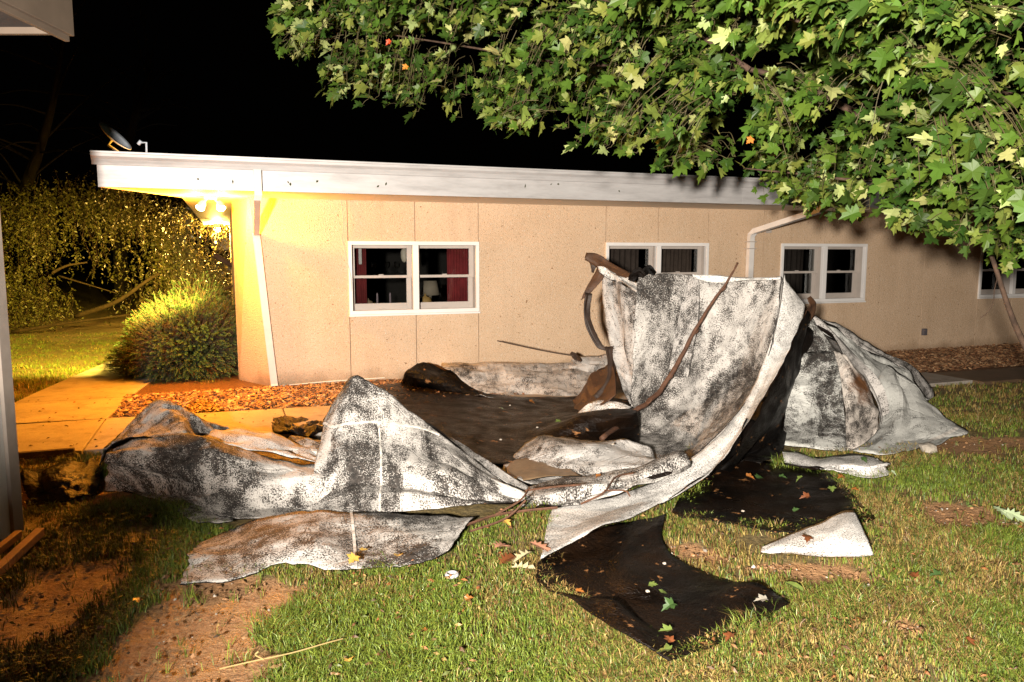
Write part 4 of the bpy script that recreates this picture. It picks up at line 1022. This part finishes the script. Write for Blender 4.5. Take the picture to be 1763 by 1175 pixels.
lower = [(440,40),(480,75),(560,150),(700,195),(850,212),(980,235),(1080,262),(1140,290),(1220,300),(1330,335),(1450,370),(1560,390),(1680,425),(1800,460)]
def low(x):
    for (a, b), (c, d) in zip(lower[:-1], lower[1:]):
        if a <= x <= c: return b+(d-b)*(x-a)/(c-a)
    return -100
crown = MB(); twig = MB()
wind = Vector((-.75, -.15, -.35))
def pal_leaf(q):
    if q > .91: c = (.41, .46, .17)      # undersides blown up to view, and flash highlights put into the tint
    elif q > .70: c = (.20, .25, .05)  # brighter tint, leaf highlights put into the colour
    elif q > .3: c = (.085, .155, .020)
    else: c = (.042, .09, .014)
    k = rnd.uniform(.75, 1.2); k *= .8; return (c[0]*k*rnd.uniform(.9, 1.15), c[1]*k, c[2]*k, 1)
cnt = 0; tries = 0
while cnt < 2100 and tries < 30000:
    tries += 1
    x = rnd.uniform(455, 1840); y = rnd.uniform(-60, 470)
    lo_ = low(x)
    e = lo_+14*noise.noise(Vector((x*.02, 0, 1)))
    if y > e: continue
    if x < 640 and y < -10+0*x: pass
    # see-through gaps, thicker near the boughs
    gp = noise.noise(Vector((x*.011, y*.016, 3.3)))
    if gp < -.08 and rnd.random() < .88: continue
    t = (x-455)/1300
    base = 7.0-2.4*t + .8*noise.noise(Vector((x*.006, y*.009, 8)))
    if y < 120 and x > 950: base -= .9*min(1, (x-950)/300)*(1-y/120)*1.2
    if y > lo_-70 and x > 1150: base += .7
    Y = base+rnd.uniform(-.5, 1.5)
    Y = max(Y, 3.7); c = D(x, y, Y)
    if c.z < 1.95 and Y > 8: continue
    lp = min(LB, key=lambda p: (p-c).length_squared)
    end = c; mid_ = (lp+end)/2+Vector((0, 0, .05)) if (lp-c).length < 1.0 else None
    st = mid_ if mid_ else c+Vector((.28, .1, .12))
    twig.tube(crom([st, (st+end)/2+Vector((0, 0, .04)), end], 3), [.0035, .0033, .003, .0028, .0025, .002, .0018], 4)
    ml = rnd.randint(3, 6); pale = noise.noise(Vector((x*.008, y*.01, 17)))
    for k in range(ml):
        f = k/max(1, ml-1); b = st.lerp(end, .35+.65*f)
        dv = (wind+Vector((rnd.uniform(-.8, .8), rnd.uniform(-.7, .7), rnd.uniform(-.7, .6)))).normalized()
        p0 = b+dv*rnd.uniform(.03, .075)
        twig.tube([b, (b+p0)/2+Vector((0, 0, .006)), p0], .0016, 3, cap=False)
        nr_ = Vector((rnd.uniform(-1, .8), rnd.uniform(-1.1, .15), rnd.uniform(-.1, 1.3)))
        maple_leaf(crown, p0, nr_, dv, rnd.choice((.06, .07, .085, .095, .11, .13))*rnd.uniform(.9, 1.12), pal_leaf(min(1, max(0, rnd.random()+.18*pale))), None, .35, rnd)
    cnt += 1
crown.build('crown', M['maple'], T)
twig.build('twigs', M['twig'], T)
for (x, y, Y, c) in ((672, 70, 6.0, (.55, .07, .02, 1)), (701, 113, 6.0, (.5, .2, .03, 1)), (1295, 238, 5.0, (.5, .17, .03, 1))):
    mb = MB(); maple_leaf(mb, D(x, y, Y), Vector((0, -1, .3)), Vector((-.6, 0, -.6)), .05, c, None, .3, rnd)
    mb.build('turned_leaf', M['maple'], T)
# slim bare stem at the far right
mb = MB(); mb.tube(crom([D(1660,345,5.6), D(1690,395,5.6), D(1712,455,5.6), D(1733,520,5.6), D(1750,565,5.6), D(1772,610,5.6), D(1800,680,5.6), G(1830,760,-.03)], 6), [.011+.0004*i for i in range(43)], 8)
mb.tube(crom([D(1718,475,5.6), D(1712,500,5.55), D(1710,520,5.5), D(1700,538,5.5), D(1688,548,5.5)], 5), .003, 5)
tag(mb.build('young_stem', M['bark'], smooth=True), 'slim bare leaning stem in front of the last window', 'sapling')

# evergreen shrubs
def needle_mat():
    m, nt, bs = mat('yew_needles'); a = N(nt, 'ShaderNodeAttribute'); a.attribute_name = 'tint'
    L(nt, a.outputs['Color'], bs.inputs['Base Color']); bs.inputs['Roughness'].default_value = .55; return m
M['needle'] = needle_mat()
def yew(c, rx, ry, h, n, seed, label):
    rnd = random.Random(seed); T = thing('yew_bush', c, label, 'bush'); mb = MB(); st = MB()
    for i in range(n):
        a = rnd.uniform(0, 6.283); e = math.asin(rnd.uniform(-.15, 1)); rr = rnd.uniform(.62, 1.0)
        lump = 1+.24*noise.noise(Vector((math.cos(a)*1.6, math.sin(a)*1.6, e*2+seed)) ) + .10*noise.noise(Vector((math.cos(a)*5, math.sin(a)*5, e*5+seed)))
        d_ = Vector((math.cos(a)*math.cos(e), math.sin(a)*math.cos(e), math.sin(e)))
        p = Vector(c)+Vector((d_.x*rx, d_.y*ry, max(.03, d_.z*h*.82+.2)))*rr*lump
        ax = (d_+Vector((rnd.uniform(-.35, .35), rnd.uniform(-.35, .35), rnd.uniform(-.25, .22)))).normalized()
        ln = rnd.uniform(.05, .11); q = ax.orthogonal().normalized(); q2 = ax.cross(q)
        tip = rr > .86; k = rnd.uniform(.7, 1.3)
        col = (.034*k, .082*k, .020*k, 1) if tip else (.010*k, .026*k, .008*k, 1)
        ph = rnd.uniform(0, 6)
        for j in range(11):
            t = j/10; b = p+ax*ln*t+Vector((0, 0, -.02*t*t)); an = ph+j*2.4
            dv = (q*math.cos(an)+q2*math.sin(an)); l = .022*(1.15-.6*t)
            e_ = b+dv*l+ax*l*.8; w_ = ax.cross(dv)*.0046
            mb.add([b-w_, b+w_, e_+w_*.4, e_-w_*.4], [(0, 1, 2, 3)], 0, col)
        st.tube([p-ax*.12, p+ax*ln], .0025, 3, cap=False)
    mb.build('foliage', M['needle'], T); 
    for i in range(14):
        a = i*.45*3.1; st.tube([Vector(c), Vector(c)+Vector((math.cos(a)*rx*.4, math.sin(a)*ry*.4, h*.4)), Vector(c)+Vector((math.cos(a)*rx*.75, math.sin(a)*ry*.75, h*.7))], [.02, .012, .006], 5)
    st.build('stems', M['barkdark'], T)
yb = G(300, 655)
yew((yb.x+.0, yb.y+.5, 0), .92, .85, 1.0, 6500, 5, 'large rounded yew bush lit from the porch beside the walk')
yb2 = WP(-.55, 0, -2.6)
yew((yb2.x, yb2.y, 0), .8, .8, 1.15, 2600, 6, 'second yew bush half hidden behind the first beside the wall')

# storm felled tree and dark thicket beyond the left lawn
def willow(cs, label, seed, n, name='fallen_tree'):
    rnd = random.Random(seed); T = thing(name, cs[0], label, 'tree'); fol = MB(); wd = MB()
    for (bx, by, bz, rx, ry, rz, dens) in blobs:
        m_ = int(n*dens)
        for i in range(m_):
            a = rnd.uniform(0, 6.283); cz = rnd.uniform(-1, 1); sr = math.sqrt(1-cz*cz); rr = rnd.uniform(.55, 1.0)
            p = Vector((bx+rx*math.cos(a)*sr*rr, by+ry*math.sin(a)*sr*rr, bz+rz*cz*rr))
            g_ = noise.noise(p*.9+Vector((seed, 0, 0)))
            if g_ < .0 and rnd.random() < .85: continue
            if p.z < .15: continue
            # a drooping spray with narrow leaves
            ln = rnd.uniform(.25, .7); sw = Vector((rnd.uniform(-.5, .5), rnd.uniform(-.5, .5), -1)).normalized()
            if p.z-ln*.9 < .05: ln = max(.1, (p.z-.05)/.95)
            q = p+sw*ln*.5+Vector((rnd.uniform(-.08, .08), 0, 0)); e_ = p+sw*ln
            if rnd.random() < .3: wd.tube([p, q, e_], .003, 3, cap=False)
            k = rnd.uniform(.7, 1.3); col = (.092*k, .085*k, .026*k, 1)
            for j in range(rnd.randint(7, 11)):
                t = rnd.random(); b = p.lerp(e_, t); dv = (sw*.7+Vector((rnd.uniform(-1, 1), rnd.uniform(-1, 1), rnd.uniform(-.5, .6)))).normalized()
                l = rnd.uniform(.05, .11); w_ = dv.orthogonal().normalized()
                w_ = (w_*rnd.uniform(-1, 1)+dv.cross(w_)*rnd.uniform(-1, 1)).normalized()*l*.21
                l *= .8; w_ *= .8; fol.add([b, b+dv*l*.5+w_, b+dv*l, b+dv*l*.5-w_], [(0, 1, 2, 3)], 0, col)
    fol.build('foliage', M['leaf'], T); wd.build('twigs', M['bark'], T)
    return T
cW = G(150, 590)
blobs = [(-6.6, 16.4, 1.9, 1.9, 1.5, 1.2, .8), (-8.9, 16.2, 2.3, 1.9, 1.4, 1.1, .6), (-11.0, 16.0, 2.0, 2.2, 1.6, 1.3, .7), (-6.3, 15.2, 1.5, 1.1, 1.0, 1.0, .5), (-8.4, 17.4, 2.7, 2.6, 1.2, .6, .3), (-11.6, 17.2, 2.6, 2.2, 1.2, .7, .25), (-7.4, 16.3, .7, 1.3, .7, .5, .3), (-10.6, 15.8, .8, 1.6, .8, .6, .35)]
FT = willow([(-8.5, 16.2, 0)], 'storm felled tree with drooping leaves lying beyond the left lawn', 21, 1900)
mb = MB()
for cp, r in (([(130,545,14.6),(200,520,14.4),(262,478,14.5),(310,455,15)], .05), ([(240,545,14.3),(300,525,14.2),(370,505,14.4)], .045), ([(90,470,14.5),(115,458,14.5),(150,452,14.7)], .03), ([(370,440,14.0),(420,470,14.0)], .06), ([(330,505,14.2),(380,500,14.1),(430,480,14)], .04), ([(100,475,14.8),(150,490,14.6),(200,505,14.6)], .018), ([(20,572,14.9),(120,556,14.9),(240,540,15)], .035)):
    mb.tube(crom([D(*c) for c in cp], 6), [r*(1-.6*i/(6*(len(cp)-1))) for i in range(6*(len(cp)-1)+1)], 7)
mb.build('branches', M['bark'], FT, smooth=True)
# bare limbs of trees in the dark behind
for (cp, lab) in (([(-40,640,20),(20,380,20),(60,280,20),(90,180,20),(110,60,20)], 'dim tall tree standing in the dark behind the left lawn'), ([(210,520,23),(205,330,23),(225,230,23),(260,120,23)], 'dim tree in the dark behind the satellite dish')):
    p0 = D(*cp[0]); T = thing('bare_tree', (p0.x, p0.y, 0), lab, 'tree')
    mb = MB(); pts = [Vector((p0.x, p0.y, -.05))]+[D(*c) for c in cp[1:]]; pts = crom(pts, 6)
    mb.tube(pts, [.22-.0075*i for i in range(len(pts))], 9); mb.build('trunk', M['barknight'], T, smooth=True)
    mb = MB(); rnd = random.Random(int(cp[0][0])+77)
    for i in range(22):
        b = pts[rnd.randint(8, len(pts)-1)]; dv = Vector((rnd.uniform(-1, 1), rnd.uniform(-.4, .2), rnd.uniform(-.1, .7))).normalized(); l = rnd.uniform(1.0, 3.2)
        mb.tube(crom([b, b+dv*l*.5+Vector((0, 0, .15)), b+dv*l], 4), [.03-.0028*j for j in range(9)], 5)
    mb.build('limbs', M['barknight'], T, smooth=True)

# fallen leaves, each its own thing
LEAFS = [
 (860,947,.03,'pink','oak'),(905,962,.03,'cream','oak'),(868,968,.03,'rust','oak'),(893,978,.03,'cream','oak'),(925,945,.04,'pink','oak'),
 (875,902,.03,'yellow',''),(606,965,.075,'yellow',''),(686,953,.08,'yellow',''),(632,944,.08,'yellow',''),(600,1130,.03,'yellow',''),(1005,1020,.03,'orange',''),
 (1362,1008,.03,'lime','long'),(1605,990,.03,'green',''),(1625,1003,.03,'green',''),(1570,988,.03,'rust',''),(1740,893,.03,'palegreen','oak'),(1720,885,.03,'palegreen','oak'),
 (1463,828,.05,'lime',''),(1433,845,.05,'lime',''),(1352,823,.05,'green',''),(1372,828,.05,'lime',''),(1310,822,.05,'green',''),(1383,857,.05,'rust',''),(1376,880,.05,'green',''),(1295,824,.05,'orange',''),
 (1478,845,.04,'orange',''),(1445,822,.04,'orange',''),(1150,1020,.05,'lime',''),(1132,1008,.05,'lime',''),(1148,1049,.05,'green',''),(1141,1085,.05,'lime',''),(1146,1098,.05,'rust',''),(1137,1122,.05,'lime',''),(1305,1032,.05,'white',''),
 (1024,826,.10,'orange',''),(1070,822,.12,'tan',''),(840,662,.5,'x',''),(958,726,.17,'lime',''),(866,703,.05,'palegreen',''),(765,729,.06,'rust',''),(918,694,.06,'orange',''),
 (1490,795,.1,'green',''),(1720,798,.03,'lime',''),(1555,802,.03,'lime',''),(1545,818,.03,'palegreen',''),(250,890,.03,'rust',''),(240,1035,.03,'rust',''),(1485,1065,.03,'orange',''),(1250,1100,.03,'rust',''),(720,1085,.03,'rust',''),(815,1030,.03,'orange',''),(1680,1110,.03,'rust',''),(1390,930,.12,'rust','')]
LC = dict(pink=(.40,.19,.12), cream=(.36,.31,.18), rust=(.14,.045,.016), yellow=(.45,.28,.06), orange=(.24,.09,.02), lime=(.11,.15,.035), green=(.035,.07,.018), palegreen=(.36,.44,.26), white=(.26,.24,.2), tan=(.5,.38,.22))
OAK = [(0,0),(.06,.05),(.08,.14),(.26,.16),(.10,.28),(.36,.42),(.12,.46),(.34,.68),(.12,.68),(.20,.88),(0,1.0)]
def drop_leaf(x, y, z, ck, kind, i):
    rnd = random.Random(100+i); p = G(x, y, z); c = LC[ck]; mb = MB(); a = rnd.uniform(0, 6.28)
    up_ = Vector((math.cos(a), math.sin(a), 0)); nr_ = Vector((rnd.uniform(-.35, .35), rnd.uniform(-.55, .1), 1))
    global OUT
    keep = OUT
    if kind == 'oak': OUT = OAK+[(-q, r) for q, r in OAK[-2:0:-1]]
    if kind == 'long': OUT = [(0,0),(.12,.2),(.17,.45),(.12,.75),(0,1.1),(-.12,.75),(-.17,.45),(-.12,.2)]
    maple_leaf(mb, p-up_*.04, nr_, up_, .125 if kind else rnd.uniform(.04, .065), (*c, 1), None, .5, rnd); OUT = keep
    lift = min(v[2] for v in mb.v)-(z-.012)
    if lift < 0: mb.v = [(a_, b_, c_-lift) for a_, b_, c_ in mb.v]
    return mb.build('fallen_leaf', M['leaf'], org=p)
def where(x, y):
    if y > 1050: return 'in the foreground grass' if not (1080 < x < 1330 and y < 1135) else 'by the folded black sheet corner'
    if 930 < x < 1340 and 965 < y: return 'on the folded under black sheet'
    if 840 < x < 930: return 'in the grass left of the white strip'
    if 330 < x < 800 and y > 930: return 'on the grey flap'
    if 1240 < x < 1500 and 800 < y < 920: return 'on the black sheet on the lawn'
    if x > 1500: return 'on the lawn at the right'
    if y < 780: return 'on the sodden black membrane'
    if x < 300: return 'in the dark grass at the left'
    return 'beside the torn roofing'
seen = {}
items = [t for t in LEAFS if t[3] != 'x']
for i, (x, y, z, ck, kind) in enumerate(items):
    o = drop_leaf(x, y, z, ck, kind, i)
    lab = '%s fallen %sleaf %s' % ({'palegreen': 'pale green'}.get(ck, ck), {'oak': 'oak ', 'long': 'narrow ', '': 'maple '}[kind], where(x, y))
    seen.setdefault(lab, []).append((x, o))
for lab, l in seen.items():
    l.sort(key=lambda t: t[0])
    names = ['leftmost', 'second', 'third', 'fourth', 'fifth'] if len(l) > 2 else ['left one', 'right one']
    for k, (x, o) in enumerate(l):
        tag(o, lab if len(l) == 1 else lab+', '+names[k], 'leaf', 'fallen leaves')
lathe('lost_ring', G(778, 993, .012), [(.03, 0), (.036, .01), (.03, .02), (.022, .02), (.022, .002)], plain('ring_white', (.36, .37, .37), .4), 'small white ring lying in the grass', 'ring', seg=18)
def chunk(p, r, m, label, cat, group=None, seed=0, name='felt_crumb'):
    bm = bmesh.new(); bmesh.ops.create_icosphere(bm, subdivisions=2, radius=r)
    for v in bm.verts: v.co *= 1+.35*noise.noise(v.co*(1.6/r)+Vector((seed, 0, 0))); v.co.z *= .6
    me = bpy.data.meshes.new(name); bm.to_mesh(me); bm.free(); me.materials.append(m)
    o = bpy.data.objects.new(name, me); COL.objects.link(o); o.location = p; return tag(o, label, cat, group)
M['insul'] = plain('crumb_white', (.34, .30, .25), .8, .2, 30)
chunk(G(1598, 772, .04), .07, M['insul'], 'pale grey stone beside the tent shaped heap', 'stone', seed=3, name='stone')
for i, (x, y, z, l_) in enumerate([(1144,970,.04,'on the right edge of the folded under sheet'),(1115,1018,.05,'beside two lime leaves on the folded under sheet'),(1279,880,.04,'near the front edge of the black sheet on the lawn'),(878,698,.06,'left end of the sodden membrane'),(925,736,.09,'on the sodden membrane below the grey roll'),(712,672,.06,'beside the black end of the grey roll'),(1055,765,.2,'at the foot of the fallen branch'),(862,757,.05,'in the darkest part of the sodden membrane')]):
    chunk(G(x, y, z), .011 if i > 2 else .010, M['insul'], 'small white crumb '+l_, 'crumb', 'white crumbs on the membrane', seed=i)

# ------------------------------------------------------------------ GRASS
def blocked(x, y):
    s, n = sn((x, y))
    if -1.24 < s and -.5 < n < 2.62: return True
    if s <= 0 and n < 1.4 and n > -6 and lerpn(n, SL)-.02 < s < lerpn(n, SR): return True
    if s <= -1.24 and (1.34 < n < 2.62): return True
    if s > 8.6 and -1 < n < 2.72: return True
    if x < -2.8 and y < 4.3: return True
    return False
def in_poly(x, y, P):
    c = False; n = len(P)
    for i in range(n):
        x1, y1 = P[i]; x2, y2 = P[i-1]
        if (y1 > y) != (y2 > y) and x < (x2-x1)*(y-y1)/(y2-y1)+x1: c = not c
    return c
COVER = [[(330,885),(400,868),(900,862),(830,905),(430,925)], [(925,970),(955,880),(1150,820),(1140,872),(1040,915)], [(1225,805),(1290,715),(1372,600),(1372,778),(1300,818)], [(932,985),(1010,1040),(1160,1125),(1335,1046),(1240,1000),(1160,955),(1130,910),(1050,912),(970,950)], [(350,932),(430,905),(800,895),(770,945),(640,965),(480,962),(400,985),(330,990)],
         [(1180,880),(1330,905),(1470,892),(1470,862),(1400,815),(1250,800)], [(190,850),(400,880),(900,870),(1100,830),(1250,740),(1320,640),(1090,640),(900,700),(600,690),(420,740),(200,760)], [(1330,945),(1490,950),(1465,890),(1400,910)], [(1360,775),(1600,765),(1640,745),(1500,650),(1380,660)], [(1360,790),(1525,805),(1500,785)]]
COVW = [[tuple(G(*q)[:2]) for q in P] for P in COVER]
COVB = [(min(a for a, b in P), max(a for a, b in P), min(b for a, b in P), max(b for a, b in P)) for P in COVW]
def covered(x, y):
    for P, (a, b, c, d) in zip(COVW, COVB):
        if a < x < b and c < y < d and in_poly(x, y, P): return True
    return False
def grass(name, n, ymin, ymax, umax, umin, seed, lab, hmul=1):
    rnd = random.Random(seed); V = []; C_ = []; k = 0
    while k < n:
        # denser close by
        t = rnd.random(); y = ymin*(ymax/ymin)**(t**1.15); u = rnd.uniform(umin, umax); x = y*u+rnd.gauss(0, .02)
        if blocked(x, y) or covered(x, y): k += .3; continue
        b = bare(x, y); d_ = .42+.6*noise.noise(Vector((x*1.1, y*1.1, 5)))+.55*noise.noise(Vector((x*4, y*4, 6)))
        if rnd.random() < b*.985 or rnd.random() > d_+.22: k += .3; continue
        tuft = noise.noise(Vector((x*2.3, y*2.3, 9))); dry = min(1, max(0, .5+.16*max(-1, min(1, x*.7))+1.1*noise.noise(Vector((x*1.2, y*1.2, 12)))+.5*noise.noise(Vector((x*5, y*5, 2)))))
        h0 = (.014+.016*max(0, d_)+.046*max(0, tuft))*hmul*rnd.uniform(.7, 1.3); la0 = rnd.gauss(2.6, 1.4); tq = rnd.random(); cx0, cy0 = x, y
        for b_ in range(rnd.choice((2, 4, 6, 9))):
            x = cx0+rnd.gauss(0, .011)*(1+y*.08); y = cy0+rnd.gauss(0, .011)*(1+cy0*.08)
            h = h0*rnd.uniform(.45, 1.5)
            if rnd.random() < .03: h *= 1.6
            wd = rnd.uniform(.0008, .0020)*(1+y*.10); a = rnd.uniform(0, 6.283)
            la = math.atan2(y-cy0, x-cx0)+rnd.gauss(0, .6) if rnd.random() < .6 else la0; ln = rnd.uniform(.3, 2.0)*h
            ca, sa_ = math.cos(a)*wd, math.sin(a)*wd; lx, ly = math.cos(la)*ln, math.sin(la)*ln
            V += [(x-ca, y-sa_, -.02), (x+ca, y+sa_, -.02), (x+ca*.7+lx*.35, y+sa_*.7+ly*.35, h*.6), (x-ca*.7+lx*.35, y-sa_*.7+ly*.35, h*.6), (x+lx, y+ly, h*(.95 if ln < h else .68))]
            q = .6*rnd.random()+.4*tq
            if q < .05+.42*dry: c = (.34, .25, .075)
            elif q < .12+.54*dry: c = (.20, .11, .04)
            elif q < .66: c = (.165, .215, .028)
            else: c = (.095, .155, .024)
            m_ = rnd.uniform(.5, 1.1); C_ += [(c[0]*m_, c[1]*m_, c[2]*m_, 1)]*5
            k += 1
    V = np.array(V, dtype=np.float32); m = len(V)//5
    me = bpy.data.meshes.new(name); me.vertices.add(len(V)); me.vertices.foreach_set('co', V.ravel())
    base = np.arange(m)[:, None]*5
    idx = np.concatenate([base+np.array([[0, 1, 2, 3]]), base+np.array([[3, 2, 4]])], axis=1).ravel()
    me.loops.add(m*7); me.loops.foreach_set('vertex_index', idx.astype(np.int32))
    me.polygons.add(m*2); ls = (np.arange(m)[:, None]*7+np.array([[0, 4]])).ravel()
    me.polygons.foreach_set('loop_start', ls.astype(np.int32))
    me.update(calc_edges=True); me.validate()
    at = me.color_attributes.new('tint', 'FLOAT_COLOR', 'POINT'); at.data.foreach_set('color', np.array(C_, dtype=np.float32).ravel())
    me.materials.append(M['grass']); o = bpy.data.objects.new(name, me); COL.objects.link(o); tag(o, lab, 'grass', kind='stuff')
grass('grass', 230000, 2.3, 7.6, .80, -.80, 41, 'short mixed green and dry lawn grass')
grass('grass', 16000, 7.0, 10.5, .95, .45, 42, 'dim lawn grass beyond the tent shaped heap')
grass('grass', 26000, 8.0, 15.5, -.38, -.85, 43, 'lit lawn grass left of the walk', 1.0)

# ------------------------------------------------------------------ loose bits on the ground
def litter(n, seed):
    rnd = random.Random(seed); mb = MB()
    pal_ = [(.20, .11, .045), (.13, .06, .025), (.28, .17, .06), (.10, .12, .03), (.07, .04, .02), (.24, .09, .03)]
    k = 0
    while k < n:
        y = 2.5*(9.5/2.5)**rnd.random(); x = y*rnd.uniform(-.75, .8)
        if rnd.random() > .35+noise.noise(Vector((x*1.5, y*1.5, 31))): k += .1; continue
        if covered(x, y) or (x < -2.8 and y < 4.3): k += .1; continue
        s_, n_ = sn((x, y)); z = .026 if (-.2 < n_ < 2.7) else .012+rnd.random()*.02
        if n_ < .05: k += .1; continue
        c = rnd.choice(pal_); q = rnd.uniform(.5, 1.2); l = rnd.uniform(.006, .02); a = rnd.uniform(0, 6.28)
        u_ = Vector((math.cos(a), math.sin(a), rnd.uniform(-.2, .4)))*l; v_ = Vector((-math.sin(a), math.cos(a), rnd.uniform(-.3, .3)))*l*rnd.uniform(.25, .7); p = Vector((x, y, z))
        mb.add([p-u_, p-v_, p+u_, p+v_, p+Vector((0, 0, l*.5))], [(0, 1, 4), (1, 2, 4), (2, 3, 4), (3, 0, 4)], 0, (c[0]*q, c[1]*q, c[2]*q, 1)); k += 1
    tag(mb.build('leaf_litter', M['chip'], org=(0, 0, 0)), 'scattered crumbled leaf bits on lawn and walk', 'leaf litter', kind='stuff')
litter(1500, 71)
def clods(n, seed):
    rnd = random.Random(seed); mb = MB(); k = 0
    while k < n:
        cx_, cy_, rx_, ry_ = rnd.choice(SOIL); x = cx_+rnd.gauss(0, .55)*rx_; y = cy_+rnd.gauss(0, .55)*ry_
        r = rnd.choice((.003, .003, .004, .005, .006, .008, .013)); q = rnd.uniform(.6, 1.4); c = (.24*q, .13*q, .06*q, 1) if rnd.random() < .9 else (.4*q, .36*q, .3*q, 1)
        p = Vector((x, y, -.015)); vs = []
        for (a, b, d_) in ((1, 0, 0), (-1, 0, 0), (0, 1, 0), (0, -1, 0), (0, 0, .9), (.6, .6, .5), (-.6, .5, .6), (.5, -.6, .6), (-.6, -.6, .4)): vs.append(p+Vector((a, b, d_))*r*rnd.uniform(.7, 1.3))
        mb.add(vs, [(0, 5, 7), (0, 2, 5), (2, 6, 5), (2, 1, 6), (1, 8, 6), (1, 3, 8), (3, 7, 8), (3, 0, 7), (4, 5, 6), (4, 6, 8), (4, 8, 7), (4, 7, 5)], 0, c); k += 1
    tag(mb.build('soil_clods', M['chip'], org=(0, 0, 0)), 'small clods and grit on the bare soil', 'soil', kind='stuff')
clods(1000, 72)

# bits of leaf stuck on the white fascia
rnd = random.Random(8)
for i, (x, y) in enumerate([(342,306), (401,299), (438,313), (487,318), (506,300), (530,322), (632,321), (686,303), (905,331), (918,331), (880,326), (1010,335)]):
    a = sn(G(x, y, 2.36)); mb = MB(); p = WP(a[0], 2.30+rnd.uniform(0, .10), OV+.004); t_ = Vector((DX, DY, 0))
    an = rnd.uniform(0, 6.28); u_ = (t_*math.cos(an)+Vector((0, 0, 1))*math.sin(an))*rnd.uniform(.014, .03); v_ = (t_*-math.sin(an)+Vector((0, 0, 1))*math.cos(an))*rnd.uniform(.007, .014); o_ = Vector((NX, NY, 0))*.006
    mb.add([p-u_, p-v_*.8, p+u_*.9, p+v_, p+o_], [(0, 1, 4), (1, 2, 4), (2, 3, 4), (3, 0, 4), (0, 3, 2, 1)], 0, (.05, .06, .02, 1))
    tag(mb.build('leaf_bit', M['leaf'], org=p), 'tiny dark leaf bit stuck on the white fascia', 'leaf bit', 'leaf bits stuck on the fascia')
